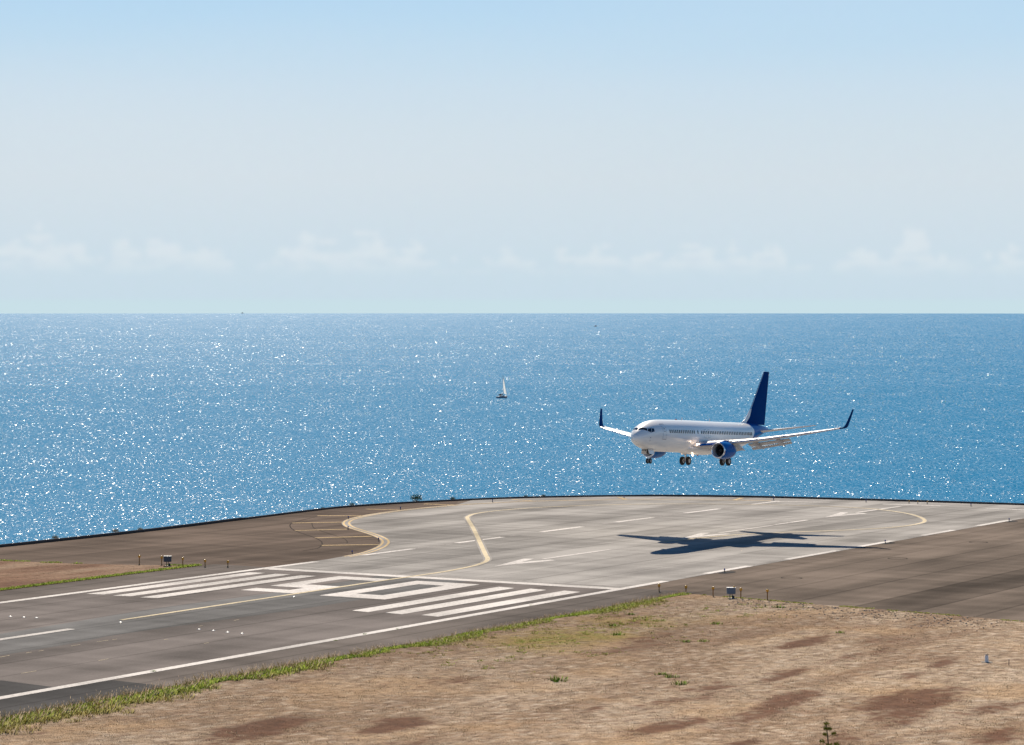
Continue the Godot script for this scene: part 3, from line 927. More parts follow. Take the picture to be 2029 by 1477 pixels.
func stub_light(at: Vector3, label: String, group: String, glass: Material, called := "taxiway_light", scale_by := 1.0):
	var t := thing(called, label, "light", at, group)
	put(lathe(Vector3(0, -0.02, 0), Vector3.UP, [Vector2(0, 0.15), Vector2(0.03, 0.15), Vector2(0.05, 0.05)], 12), "base_plate", M.concrete, t)
	put(lathe(Vector3.ZERO, Vector3.UP, [Vector2(0.01, 0.05), Vector2(0.24 * scale_by, 0.05), Vector2(0.26 * scale_by, 0.085)], 10), "stem", M.black, t)
	put(lathe(Vector3.ZERO, Vector3.UP, [Vector2(0.255 * scale_by, 0.085), Vector2(0.33 * scale_by, 0.085), Vector2(0.40 * scale_by, 0.065), Vector2(0.43 * scale_by, 0.02)], 12), "glass", glass, t)

func lamps():
	var nth := ["first", "second", "third", "fourth", "fifth"]
	var near := [[0.1, 25.6, 0.72], [-0.5, 28.9, 0.80], [-2.0, 32.6, 0.92], [-2.4, 35.8, 1.0], [-2.3, 38.6, 1.02]]
	for i in 5: ball_lamp(R(near[i][0], near[i][1], 0.03 if i < 2 else 0.08), near[i][2], "orange ball lamp on a short post, %s from the runway beside the pale box" % nth[i], "lamp row on the near side of the threshold")
	var far := [[-0.3, -27.1, 0.68], [-1.5, -29.3, 0.75], [-1.8, -32.1, 0.88], [-2.3, -34.6, 0.95], [-3.2, -37.0, 1.02]]
	for i in 5: ball_lamp(R(far[i][0], far[i][1], 0.03), far[i][2], "orange ball lamp on a short post, %s from the runway beside the dark box" % nth[i], "lamp row on the far side of the threshold")
	# strobe boxes of the two rows
	for k in 2:
		var t := thing("strobe_box", ["blue grey box, top painted pale as if sunlit, on a pedestal in the near lamp row", "dark blue grey box on a pedestal in the far lamp row"][k], "light box", R(-2.3, 34.7, 0.06) if k == 0 else R(-2.7, -33.5, 0.05))
		t.rotation.y = 0.06
		var m: Material = M.grey_box if k == 0 else M.dark_box
		put(box(Vector3(-0.42, 0.42, -0.22), Vector3(0.42, 1.02, 0.22), 0.03), "housing", m, t)
		put(box(Vector3(-0.44, 1.022, -0.24), Vector3(0.44, 1.07, 0.24), 0.012), "lid", M.white_plain if k == 0 else M.grey_box, t)  # pale lid over dark housing paints in sunlit top and shaded front
		for s in [-1, 1]: put(tube([Vector3(0.12 * s, 0.0, 0.0), Vector3(0.10 * s, 0.43, 0.0)], [0.035, 0.035], 8), "leg", M.black, t)
		put(lathe(Vector3(0.2, 0.13, 0.12), Vector3(0, 0, 1), [Vector2(-0.05, 0.13), Vector2(0.05, 0.13)], 16), "cable_reel", M.black, t)
		put(box(Vector3(-0.2, -0.03, -0.16), Vector3(0.2, 0.02, 0.16), 0.0), "base_plate", M.steel, t)
		var lens := []
		for i in 7: lens.append(Vector2(-0.09 * cos(PI * i / 6.0), maxf(0.10 * sin(PI * i / 6.0), 0.008)))
		put(lathe(Vector3(0.30 if k == 0 else 0.36, 1.10 if k == 0 else 0.92, 0.0 if k == 0 else -0.30), Vector3.UP, lens, 14), "lamp_head", M.orange, t)
	var blue := [[21.3, -24.9, "where the double yellow line meets the runway"], [39.1, -32.6, "inside the lower bend of the double yellow line"], [53.1, -46.2, "on the straight part of the double yellow line"], [68.8, -56.4, "outside the upper bend of the double yellow line"], [88.6, -60.4, "behind the yellow line past its upper bend"], [110.4, -57.8, "behind the yellow line near the largest wall shrub"], [129.6, -45.6, "at the short slanting yellow bar by the wall"], [137.8, -24.2, "where the far edge dashes reach the wall"], [141.4, -10.6, "between the far white dashes and the wall"], [141.6, 6.0, "past the three small orange lamps by the wall"], [23.2, 21.9, "on the near dashed line, nearest the threshold"], [70.0, 21.5, "on the near dashed line beside the aircraft's shadow"], [114.7, 21.5, "on the near dashed line at its far end"]]
	for b in blue: stub_light(R(b[0], b[1], 0.03), "small dark blue taxiway light " + b[2], "taxiway edge lights", M.blue_glass)
	for i in 3: stub_light(R(142.7, [-4.2, -2.8, -1.3][i], 0.03), "small orange lamp by the far wall, %s of three" % nth[i], "three orange lamps by the wall", M.orange, "edge_lamp", 1.1)
	# white lights let into the runway
	var lit := plain(L(0.8, 0.8, 0.78), 0.25)
	lit.emission_enabled = true
	lit.emission = Color(1.0, 0.97, 0.9)
	lit.emission_energy_multiplier = 0.45
	var inset := [[-52.5, -14.0, "outermost of the far three"], [-52.3, -12.6, "middle of the far three"], [-52.1, -11.3, "innermost of the far three"], [-51.0, -2.6, "alone at the start of the yellow line"], [-52.0, 6.8, "first of the near four"], [-52.1, 8.4, "second of the near four"], [-52.5, 10.2, "third of the near four"], [-52.6, 11.8, "fourth of the near four"], [-23.6, -2.5, "alone below the painted 5"]]
	for q in inset:
		var t := thing("inset_light", "white light set flush in the runway, " + q[2], "light", R(q[0], q[1], 0.02), "lights set in the runway surface")
		put(lathe(Vector3.ZERO, Vector3.UP, [Vector2(-0.01, 0.17), Vector2(0.015, 0.17), Vector2(0.03, 0.10)], 14), "collar", M.steel, t)
		put(lathe(Vector3.ZERO, Vector3.UP, [Vector2(0.03, 0.09), Vector2(0.05, 0.08), Vector2(0.075, 0.045), Vector2(0.08, 0.01)], 14), "dome", lit, t)

func small_things():
	var p := thing("survey_pillar", "short white pillar on a small slab in the dry field", "pillar", R(-38.4, 74.2, field_height(-38.4, 74.2)))
	put(lathe(Vector3.ZERO, Vector3.UP, [Vector2(0.0, 0.15), Vector2(0.52, 0.14), Vector2(0.55, 0.12)], 14), "shaft", M.white_plain, p)
	put(box(Vector3(-0.45, -0.1, -0.4), Vector3(0.45, 0.035, 0.4), 0.01), "slab", M.concrete, p)
	put(lathe(Vector3.ZERO, Vector3.UP, [Vector2(0.55, 0.04), Vector2(0.62, 0.04), Vector2(0.64, 0.22), Vector2(0.66, 0.02)], 10), "cap", M.black, p)
	var s := thing("marker_stake", "thin black stake standing beside the white pillar", "stake", R(-39.1, 76.3, field_height(-39.1, 76.3)))
	put(tube([Vector3(0, -0.1, 0), Vector3(0.02, 0.46, 0)], [0.03, 0.03], 8), "shaft", M.black, s)
	put(lathe(Vector3(0.02, 0.46, 0), Vector3.UP, [Vector2(0, 0.035), Vector2(0.03, 0.03)], 8), "tip", M.steel, s)

# ------------------------------------------------------------------ the airliner
# own axes: x towards its right wing, y up, z aft of the nose
const BODY := [[0.0, -0.60, -0.64, 0.02], [0.06, -0.40, -0.84, 0.22], [0.25, -0.14, -1.08, 0.50], [0.6, 0.17, -1.33, 0.80], [1.1, 0.50, -1.55, 1.09], [1.6, 0.80, -1.72, 1.30], [2.1, 1.03, -1.85, 1.46], [2.7, 1.24, -1.97, 1.60], [3.4, 1.43, -2.07, 1.71], [4.4, 1.60, -2.17, 1.81], [5.8, 1.71, -2.25, 1.86], [7.5, 1.74, -2.27, 1.88], [23.0, 1.74, -2.27, 1.88], [25.0, 1.74, -2.18, 1.87], [27.0, 1.74, -1.92, 1.82], [29.0, 1.74, -1.52, 1.72], [31.0, 1.72, -1.05, 1.56], [33.0, 1.66, -0.50, 1.33], [35.0, 1.54, 0.06, 1.02], [36.6, 1.40, 0.48, 0.72], [37.7, 1.24, 0.78, 0.40], [38.1, 1.12, 0.92, 0.14]]

func body_at(s: float) -> Array:
	var k := 0
	while k < BODY.size() - 2 and s > BODY[k + 1][0]: k += 1
	var a: Array = BODY[max(k - 1, 0)]
	var b: Array = BODY[k]
	var c: Array = BODY[k + 1]
	var d: Array = BODY[min(k + 2, BODY.size() - 1)]
	var t := clampf((s - b[0]) / (c[0] - b[0]), 0.0, 1.0)
	var out := []
	for i in [1, 2, 3]: out.append(cubic_interpolate_in_time(b[i], c[i], a[i], d[i], t, c[0] - b[0], minf(a[0] - b[0], -0.01), maxf(d[0] - b[0], c[0] - b[0] + 0.01)))
	return out

# point of the fuselage skin: turn in degrees from the top, positive to the left side
func skin(s: float, turn: float, lift := 0.0) -> Vector3:
	var b := body_at(s)
	var w := deg_to_rad(turn)
	var mid: float = lerpf((b[0] + b[1]) / 2.0, 0.0, 0.85 * clampf((s - 0.3) / 3.0, 0.0, 1.0) * clampf((30.0 - s) / 5.0, 0.0, 1.0))
	var y: float = mid + (b[0] - mid) * cos(w) if cos(w) >= 0.0 else mid - (mid - b[1]) * -cos(w)
	var x: float = -b[2] * sin(w)
	return Vector3(x - sin(w) * lift, y + cos(w) * lift, s)

func body_ring(s0: Callable, n := 48) -> PackedVector3Array:
	var r := PackedVector3Array()
	for i in n:
		var turn := 360.0 * i / n
		r.append(skin(s0.call(turn), turn))
	return r

# a patch that lies on the fuselage skin between four corners given as (s, turn)
func patch(c: Array, lift: float, n := 5) -> ArrayMesh:
	var st := new_st()
	var at := func(i, j):
		var p: Vector2 = c[0].lerp(c[1], float(i) / n).lerp(c[3].lerp(c[2], float(i) / n), float(j) / n)
		return skin(p.x, p.y, lift)
	for i in n:
		for j in n:
			for q in [[i, j], [i + 1, j], [i, j + 1], [i + 1, j], [i + 1, j + 1], [i, j + 1]]: st.add_vertex(at.call(q[0], q[1]))
	st.index()
	st.generate_normals()
	return st.commit()

# turn at which the left skin has height y
func turn_at(s: float, y: float) -> float:
	var lo := 5.0
	var hi := 175.0
	for i in 24:
		var m := (lo + hi) / 2.0
		if skin(s, m).y > y: lo = m
		else: hi = m
	return (lo + hi) / 2.0

func side_patch(s0: float, s1: float, y0: float, y1: float, lift: float, left := true, n := 3) -> ArrayMesh:
	var k := 1.0 if left else -1.0
	return patch([Vector2(s0, k * turn_at(s0, y1)), Vector2(s1, k * turn_at(s1, y1)), Vector2(s1, k * turn_at(s1, y0)), Vector2(s0, k * turn_at(s0, y0))], lift, n)

func outline(s0: float, s1: float, y0: float, y1: float, w: float, lift: float, left: bool) -> ArrayMesh:
	var st := new_st()
	for q in [[s0, s1, y1 - w, y1], [s0, s1, y0, y0 + w], [s0, s0 + w, y0 + w, y1 - w], [s1 - w, s1, y0 + w, y1 - w]]:
		st.append_from(side_patch(q[0], q[1], q[2], q[3], lift, left, 4), 0, Transform3D.IDENTITY)
	return st.commit()

# aerofoil ring: nose point, chord, thickness ratio, droop in degrees, and the plane's normal axes
func foil(nose: Vector3, chord: float, thick: float, droop := 0.0, up := Vector3.UP, back := Vector3(0, 0, 1), camber := 0.02) -> PackedVector3Array:
	var r := PackedVector3Array()
	var a := deg_to_rad(droop)
	var bx := back * cos(a) - up * sin(a)
	var ux := up * cos(a) + back * sin(a)
	var n := 12
	for i in range(0, 2 * n):
		var lower := i >= n
		var t := float(i) / n if not lower else float(2 * n - i) / n
		var x := 1.0 - t if not lower else 1.0 - t
		x = 0.5 * (1.0 - cos(PI * x))
		var y := 5.0 * thick * (0.2969 * sqrt(x) - 0.126 * x - 0.3516 * x * x + 0.2843 * x * x * x - 0.1015 * x * x * x * x) + 0.0006 / chord
		var c := camber * 4.0 * x * (1.0 - x)
		r.append(nose + (bx * x + ux * (c - y if lower else c + y)) * chord)
	return r

func wing_le(r: float) -> Vector3:
	var s := lerpf(12.7, 16.0, (r - 1.5) / 4.3) if r < 5.8 else lerpf(16.0, 22.9, (r - 5.8) / 11.5)
	var y := lerpf(-1.45, -0.92, (r - 1.5) / 4.3) if r < 5.8 else lerpf(-0.92, 1.02, pow((r - 5.8) / 11.5, 1.15))
	return Vector3(r, y, s)

func wing_te(r: float) -> float:
	return lerpf(20.6, 21.1, (r - 1.5) / 4.3) if r < 5.8 else lerpf(21.1, 24.5, (r - 5.8) / 11.5)

func airliner():
	var root := thing("airliner", "white twin jet airliner with blue tail landing with wheels down", "airplane", Vector3(14.95, 10.9749, -340.6))
	root.transform.basis = Basis(Vector3(-0.862475, -0.017426, -0.505799), Vector3(0.012882, 0.998327, -0.056360), Vector3(0.505935, -0.055124, -0.860808))
	var white := plain(L(0.88, 0.86, 0.83), 0.3)
	white.clearcoat_enabled = true
	white.clearcoat = 0.4
	white.clearcoat_roughness = 0.1
	var blue := plain(L(0.0, 0.115, 0.41), 0.3, 0.15)
	blue.clearcoat_enabled = true
	blue.clearcoat = 0.15
	blue.clearcoat_roughness = 0.1
	var deep := plain(L(0.0, 0.038, 0.17), 0.5, 0.06)
	var grey := plain(L(0.54, 0.53, 0.53), 0.45)
	var alu := plain(L(0.78, 0.78, 0.79), 0.22, 0.5, 0.9)
	var dark := plain(L(0.035, 0.035, 0.04), 0.5)
	var glass := plain(L(0.012, 0.014, 0.02), 0.08, 0.8)
	var pane := plain(L(0.012, 0.014, 0.025), 0.2, 0.4)
	var tyre := plain(L(0.014, 0.014, 0.015), 0.8)
	var line := plain(L(0.20, 0.20, 0.22), 0.6)
	var gear := plain(L(0.28, 0.28, 0.29), 0.4, 0.5, 0.3)
	var red := plain(L(0.6, 0.03, 0.02), 0.3)

	# fuselage: white forward, blue behind a slanting line
	var split := func(turn): return 30.4 + 1.1 * sin(deg_to_rad(clampf(fposmod(turn, 360.0) if fposmod(turn, 360.0) < 180.0 else 360.0 - fposmod(turn, 360.0), 0.0, 180.0) * 1.35)) - 0.5
	var rings := []
	var stations := []
	for b in BODY: stations.append(b[0])
	for s in [0.02, 0.14, 0.4, 0.85, 1.35, 1.85, 2.35, 2.9, 3.7, 4.9, 6.5, 24.0, 26.0, 28.0]: stations.append(s)
	for i in 15: stations.append(8.5 + i)
	stations.sort()
	for s in stations:
		if s < 29.0: rings.append(body_ring(func(_t): return s))
	rings.append(body_ring(split))
	put(loft(rings, true, true, false), "fuselage", white, root)
	rings = [body_ring(split)]
	for f in [0.1, 0.2, 0.3, 0.4, 0.5, 0.6, 0.7, 0.8, 0.9, 0.95, 1.0]: rings.append(body_ring(func(t): return lerpf(split.call(t), 38.1, f)))
	put(loft(rings, true, false, true), "tail_cone", blue, root)
	put(lathe(Vector3(0, 1.02, 38.0), Vector3(0, 0, 1), [Vector2(0, 0.13), Vector2(0.14, 0.12), Vector2(0.15, 0.07)], 14), "exhaust_port", dark, root)
	# wing to body fairing
	rings = []
	for q in [[11.2, 0.2, 0.12], [12.2, 1.3, 0.42], [13.6, 1.95, 0.72], [16.0, 2.25, 0.90], [19.0, 2.28, 0.92], [21.4, 2.05, 0.75], [23.2, 1.3, 0.42], [24.6, 0.2, 0.1]]:
		var r := PackedVector3Array()
		for i in 24:
			var a := TAU * i / 24
			r.append(Vector3(q[1] * cos(a), -1.72 + q[2] * sin(a) * (0.95 if sin(a) < 0 else 0.8), q[0]))
		rings.append(r)
	put(loft(rings), "belly_fairing", white, root)
	# cockpit windows
	for k in [1.0, -1.0]:
		put(patch([Vector2(0.84, 4.5 * k), Vector2(1.24, 4.0 * k), Vector2(1.70, 43.0 * k), Vector2(1.44, 55.0 * k)], 0.012), "cockpit_window", glass, root)
		put(patch([Vector2(1.50, 58.5 * k), Vector2(1.78, 46.0 * k), Vector2(2.24, 52.0 * k), Vector2(1.86, 75.0 * k)], 0.012), "cockpit_window", glass, root)
		put(patch([Vector2(1.93, 75.5 * k), Vector2(2.30, 53.0 * k), Vector2(2.62, 59.0 * k), Vector2(2.52, 74.5 * k)], 0.012), "cockpit_window", glass, root)
	# cabin windows, doors, exits
	for left in [true, false]:
		for i in 48:
			if i == 14 or i == 16: continue
			var s := 5.95 + i * 0.505
			put(side_patch(s, s + 0.28, 0.08, 0.49, 0.012, left, 2), "cabin_window", pane, root)
		var d := put(side_patch(4.32, 5.10, -0.72, 1.14, 0.010, left, 6), "door", white, root)
		put(outline(4.28, 5.14, -0.76, 1.18, 0.045, 0.014, left), "seal", line, d)
		put(side_patch(4.64, 4.78, 0.52, 0.68, 0.016, left, 2), "door_window", pane, d)
		put(side_patch(4.56, 4.86, 0.22, 0.30, 0.018, left, 2), "handle", line, d)
		for e in [15.55, 16.6]:
			var x := put(side_patch(e, e + 0.52, -0.36, 0.62, 0.008, left, 4), "overwing_exit", white, root)
			put(outline(e - 0.03, e + 0.55, -0.39, 0.65, 0.03, 0.010, left), "seal", line, x)
	for q in [[1.75, -0.55], [1.8, -0.95]]: put(lathe(skin(q[0], turn_at(q[0], q[1])), Vector3(-1, 0, 0), [Vector2(-0.02, 0.035), Vector2(0.12, 0.02)], 8), "probe", dark, root)
	# aerials and beacon on the crown
	for s in [12.6, 20.5]: put(loft([foil(skin(s, 0.0) - Vector3(0, 0.03, 0), 0.45, 0.10, 0.0, Vector3.RIGHT), foil(skin(s, 0.0) + Vector3(0, 0.36, 0.22), 0.2, 0.10, 0.0, Vector3.RIGHT)]), "aerial", white, root)
	put(lathe(skin(11.2, 0.0) - Vector3(0, 0.02, 0), Vector3.UP, [Vector2(0, 0.12), Vector2(0.1, 0.10), Vector2(0.16, 0.03)], 12), "beacon", red, root)
	put(lathe(Vector3(0.0, -2.55, 17.4), Vector3.DOWN, [Vector2(0, 0.12), Vector2(0.1, 0.10), Vector2(0.16, 0.03)], 12), "beacon", red, root)

	# fin with dorsal fillet and metal leading edge
	rings = []
	for q in [[1.55, 31.3, 37.3, 0.085], [3.0, 32.4, 37.55, 0.085], [5.5, 34.35, 38.0, 0.085], [8.55, 36.75, 38.55, 0.08], [8.72, 36.95, 38.55, 0.06]]:
		rings.append(foil(Vector3(0, q[0], q[1]), q[2] - q[1], q[3], 0.0, Vector3.RIGHT, Vector3(0, 0, 1), 0.0))
	var fin := put(loft(rings), "fin", deep, root)
	rings = []
	for q in [[1.6, 31.24, 0.32], [3.0, 32.34, 0.28], [5.5, 34.3, 0.24], [8.5, 36.7, 0.18]]: rings.append(foil(Vector3(0, q[0], q[1]), q[2], 0.55, 0.0, Vector3.RIGHT, Vector3(0, 0, 1), 0.0))
	put(loft(rings), "leading_edge", alu, fin)
	rings = []
	for q in [[0.30, 29.0, 0.05], [1.66, 29.6, 0.06], [2.05, 30.9, 0.11], [2.6, 31.75, 0.16], [3.6, 32.75, 0.10]]: rings.append(foil(Vector3(0, q[0], q[1]), 33.3 - q[1], 0.6 * q[2] / (33.3 - q[1]) * 3.2, 0.0, Vector3.RIGHT, Vector3(0, 0, 1), 0.0))
	put(loft(rings), "dorsal_fillet", white, root)

	for side in [-1.0, 1.0]:
		var mir := func(p: Vector3): return Vector3(p.x * side, p.y, p.z)
		# tailplane
		rings = []
		for q in [[0.6, 0.62, 32.9, 36.7], [7.0, 1.52, 37.2, 38.45], [7.2, 1.56, 37.5, 38.45]]: rings.append(foil(Vector3(q[0] * side, q[1], q[2]), q[3] - q[2], 0.09, 0.0, Vector3.UP, Vector3(0, 0, 1), 0.0))
		var tp := put(loft(rings), "tailplane", grey, root)
		rings = []
		for q in [[1.3, 0.72, 33.32], [7.0, 1.52, 37.16]]: rings.append(foil(Vector3(q[0] * side, q[1], q[2]), 0.22, 0.5, 0.0, Vector3.UP, Vector3(0, 0, 1), 0.0))
		put(loft(rings), "leading_edge", alu, tp)
		# wing
		rings = []
		for r in [1.2, 2.2, 3.5, 4.8, 5.8, 8.0, 10.5, 13.0, 15.5, 17.2]:
			var le := wing_le(r)
			rings.append(foil(mir.call(le), (wing_te(r) - le.z) * (0.93 if r < 11.0 else 1.0), lerpf(0.14, 0.10, r / 17.0), lerpf(1.5, -1.0, r / 17.0)))
		put(loft(rings), "wing", grey, root)
		# leading edge: fixed inboard flap, slats run out and down
		for q in [[2.3, 4.0, 0.95, 26.0, "leading_edge_flap"], [5.75, 8.5, 1.15, 20.0, "slat"], [8.54, 11.4, 1.02, 20.0, "slat"], [11.44, 14.2, 0.90, 20.0, "slat"], [14.24, 16.75, 0.76, 20.0, "slat"]]:
			rings = []
			for i in 4:
				var le := wing_le(lerpf(q[0], q[1], i / 3.0))
				rings.append(foil(mir.call(le + Vector3(0, -0.10, -0.42 * q[2] / 0.8)), q[2] * 0.85, 0.22, -q[3] * 0.6 + 4.0, Vector3.UP, Vector3(0, 0, 1), 0.10))
			put(loft(rings), q[4], alu if q[4] == "slat" else blue, root)
		# flaps down, two panels each
		for q in [[2.3, 4.2, 1.25], [5.7, 10.7, 1.15]]:
			rings = []
			var aft := []
			for i in 4:
				var r := lerpf(q[0], q[1], i / 3.0)
				var p := Vector3(r, wing_le(r).y - 0.16, wing_te(r) - 0.75)
				var c: float = q[2] * lerpf(1.0, 0.78, i / 3.0)
				rings.append(foil(mir.call(p), c, 0.15, 20.0))
				aft.append(foil(mir.call(p + Vector3(0, -0.36 * c - 0.05, 0.90 * c)), c * 0.5, 0.13, 34.0))
			var fl := put(loft(rings), "flap", grey, root)
			put(loft(aft), "aft_flap", grey, fl)
		# flap track fairings
		for q in [[4.35, 18.6, 22.3, -1.95], [6.9, 19.3, 22.7, -1.75], [9.6, 20.4, 23.3, -1.40]]:
			var top: float = wing_le(q[0]).y - 0.25
			rings = []
			for i in 9:
				var f := i / 8.0
				var w: float = 0.24 * sin(PI * pow(clampf(f, 0.02, 0.985), 0.75)) + 0.012
				var c := Vector3(q[0] * side, lerpf(top, q[3], f * f * 0.75 + f * 0.25), lerpf(q[1], q[2], f))
				var rg := PackedVector3Array()
				for j in 12: rg.append(c + Vector3(cos(TAU * j / 12) * w * 0.8, sin(TAU * j / 12) * w * 1.5, 0))
				rings.append(rg)
			put(loft(rings), "flap_fairing", grey, root)
		# winglet, sweeping up from the tip in a curve
		rings = []
		var tip := wing_le(17.2)
		for q in [[0.0, 0.0, 0.0, 1.58], [0.28, 0.06, 0.30, 1.35], [0.46, 0.24, 0.55, 1.15], [0.58, 0.60, 0.80, 0.98], [0.80, 1.55, 1.35, 0.72], [0.98, 2.45, 1.85, 0.48]]:
			var up := Vector3(-sin(minf(q[1] * 2.0, 1.32)) * side, cos(minf(q[1] * 2.0, 1.32)), 0)
			rings.append(foil(Vector3((tip.x + q[0]) * side, tip.y + q[1], tip.z + q[2]), q[3], 0.10, 0.0, up, Vector3(0, 0, 1), 0.0))
		put(loft(rings), "winglet", deep, root)
		# engine
		var ec := Vector3(4.95 * side, -1.98, 13.15)
		var prof := [Vector2(0.10, 0.80), Vector2(0.02, 0.85), Vector2(-0.02, 0.90), Vector2(0.02, 0.95), Vector2(0.12, 1.0)]
		put(lathe(ec, Vector3(0, 0, 1), prof, 40, false), "intake_lip", alu, root)
		var nac := put(lathe(ec, Vector3(0, 0, 1), [Vector2(0.12, 1.0), Vector2(0.4, 1.06), Vector2(0.9, 1.11), Vector2(1.6, 1.12), Vector2(2.4, 1.08), Vector2(3.1, 0.98), Vector2(3.5, 0.88), Vector2(3.48, 0.84), Vector2(2.9, 0.86)], 40, false), "nacelle", blue, root)
		put(lathe(ec, Vector3(0, 0, 1), [Vector2(0.10, 0.80), Vector2(0.5, 0.775), Vector2(1.0, 0.78)], 40, false), "intake_duct", grey, nac)
		put(lathe(ec, Vector3(0, 0, 1), [Vector2(2.6, 0.70), Vector2(3.5, 0.62), Vector2(4.2, 0.46), Vector2(4.18, 0.40), Vector2(3.6, 0.42)], 28, false), "core_nozzle", plain(L(0.22, 0.21, 0.2), 0.4, 0.5, 0.7), nac)
		put(lathe(ec, Vector3(0, 0, 1), [Vector2(3.6, 0.32), Vector2(4.2, 0.27), Vector2(4.7, 0.06)], 20), "exhaust_plug", plain(L(0.2, 0.19, 0.18), 0.4, 0.5, 0.7), nac)
		# fan: disc, blades, spinner
		var fan := put(lathe(ec, Vector3(0, 0, 1), [Vector2(1.02, 0.78), Vector2(1.06, 0.78)], 32), "fan_case", M.black, nac)
		var bl := new_st()
		bl.set_smooth_group(-1)
		for i in 24:
			var a := TAU * i / 24.0
			var o := Vector3(cos(a), sin(a), 0)
			var t := Vector3(-sin(a), cos(a), 0)
			var p := [ec + o * 0.22 + t * 0.03 + Vector3(0, 0, 0.80), ec + o * 0.22 - t * 0.03 + Vector3(0, 0, 0.98), ec + o * 0.765 + t * 0.09 + Vector3(0, 0, 0.88), ec + o * 0.765 - t * 0.07 + Vector3(0, 0, 0.98)]
			for j in [0, 1, 2, 2, 1, 3]: bl.add_vertex(p[j])
		bl.generate_normals()
		put(bl.commit(), "fan_blades", dark, nac)
		put(lathe(ec, Vector3(0, 0, 1), [Vector2(0.55, 0.01), Vector2(0.65, 0.11), Vector2(0.8, 0.2), Vector2(0.98, 0.24)], 20), "spinner", dark, nac)
		# pylon
		rings = []
		for q in [[-0.98, 13.9, 5.4, 0.05], [-0.72, 15.0, 4.0, 0.06]]: rings.append(foil(Vector3(4.95 * side, q[0] + 0.02, q[1]), q[2], q[3] * 1.6, 0.0, Vector3.RIGHT, Vector3(0, 0, 1), 0.0))
		put(loft(rings), "pylon", blue, root)
		# main gear
		var g := Vector3(2.86 * side, -3.36, 19.6)
		put(tube([Vector3(2.95 * side, -1.5, 19.5), Vector3(2.88 * side, -2.6, 19.58)], [0.15, 0.14], 12), "gear_strut", gear, root)
		put(tube([Vector3(2.88 * side, -2.5, 19.58), g], [0.09, 0.09], 10), "gear_piston", alu, root)
		put(tube([g + Vector3(-0.6, 0, 0), g + Vector3(0.6, 0, 0)], [0.07, 0.07], 10), "axle", gear, root)
		put(tube([Vector3(1.5 * side, -1.75, 19.5), Vector3(2.85 * side, -2.55, 19.56)], [0.06, 0.06], 8), "side_brace", gear, root)
		put(tube([Vector3(2.88 * side, -2.35, 19.75), Vector3(2.87 * side, -2.85, 19.95), Vector3(2.86 * side, -3.3, 19.66)], [0.04, 0.05, 0.04], 8), "torque_link", gear, root)
		put(box(Vector3(3.22 * side, -2.55, 19.1), Vector3(3.27 * side, -1.55, 20.1), 0.0), "gear_door", white, root)
		for w in [-0.43, 0.43]: wheel(root, g + Vector3(w, 0, 0), 0.56, 0.38, tyre, grey)
	# nose gear
	var ng := Vector3(0, -3.42, 4.0)
	put(tube([Vector3(0, -2.0, 3.95), Vector3(0, -2.85, 3.98)], [0.09, 0.085], 10), "gear_strut", gear, root)
	put(tube([Vector3(0, -2.8, 3.98), ng], [0.055, 0.055], 10), "gear_piston", alu, root)
	put(tube([ng + Vector3(-0.3, 0, 0), ng + Vector3(0.3, 0, 0)], [0.045, 0.045], 8), "axle", gear, root)
	put(tube([Vector3(0, -2.15, 3.0), Vector3(0, -2.75, 3.9)], [0.04, 0.04], 8), "drag_brace", gear, root)
	for w in [-0.2, 0.2]: wheel(root, ng + Vector3(w, 0, 0), 0.345, 0.2, tyre, grey)
	for k in [-1.0, 1.0]:
		var q := [Vector3(0.42 * k, -2.02, 2.9), Vector3(0.42 * k, -2.06, 4.35), Vector3(0.58 * k, -2.62, 4.3), Vector3(0.58 * k, -2.55, 3.05)]
		var ra := PackedVector3Array(q)
		var rb := PackedVector3Array()
		for p in q: rb.append(p + Vector3(0.03 * k, 0, 0))
		put(loft([ra, rb]), "nose_gear_door", white, root)
	put(side_box(Vector3(-0.38, -2.14, 2.95), Vector3(0.38, -2.07, 4.3)), "wheel_well", M.black, root)
	# lit landing and taxi lights, wing tip lamps
	var glow := StandardMaterial3D.new()
	glow.albedo_color = Color(1, 1, 1)
	glow.emission_enabled = true
	glow.emission = Color(1.0, 0.86, 0.72)
	glow.emission_energy_multiplier = 9.0
	for p in [Vector3(-2.2, -1.28, 12.95), Vector3(2.2, -1.28, 12.95), Vector3(-2.35, -1.25, 13.05), Vector3(2.86, -2.28, 19.38), Vector3(-0.7, -2.62, 14.6)]:
		put(lathe(p, Vector3(0, 0, -1), [Vector2(0, 0.12), Vector2(0.04, 0.12), Vector2(0.07, 0.06)], 14), "landing_light", glow, root)
		var s := SpotLight3D.new()
		s.name = "landing_beam"
		s.light_color = Color(1.0, 0.9, 0.78)
		s.light_energy = 3.0
		s.light_size = 0.12
		s.spot_range = 200.0
		s.spot_attenuation = 2.0
		s.spot_angle = 14.0
		s.shadow_enabled = true
		root.add_child(s, true)
		s.position = p + Vector3(0, 0, -0.12)
	for k in [-1.0, 1.0]:
		var tipm := plain(L(0.6, 0.06, 0.02) if k < 0.0 else L(0.02, 0.4, 0.12), 0.2)
		var tl := wing_le(17.15)
		put(lathe(Vector3(tl.x * k, tl.y, tl.z + 0.02), Vector3(0, 0, -1), [Vector2(-0.1, 0.09), Vector2(0.06, 0.07), Vector2(0.12, 0.02)], 10), "tip_lamp", tipm, root)

func side_box(a: Vector3, b: Vector3) -> ArrayMesh:
	return box(a, b, 0.0)

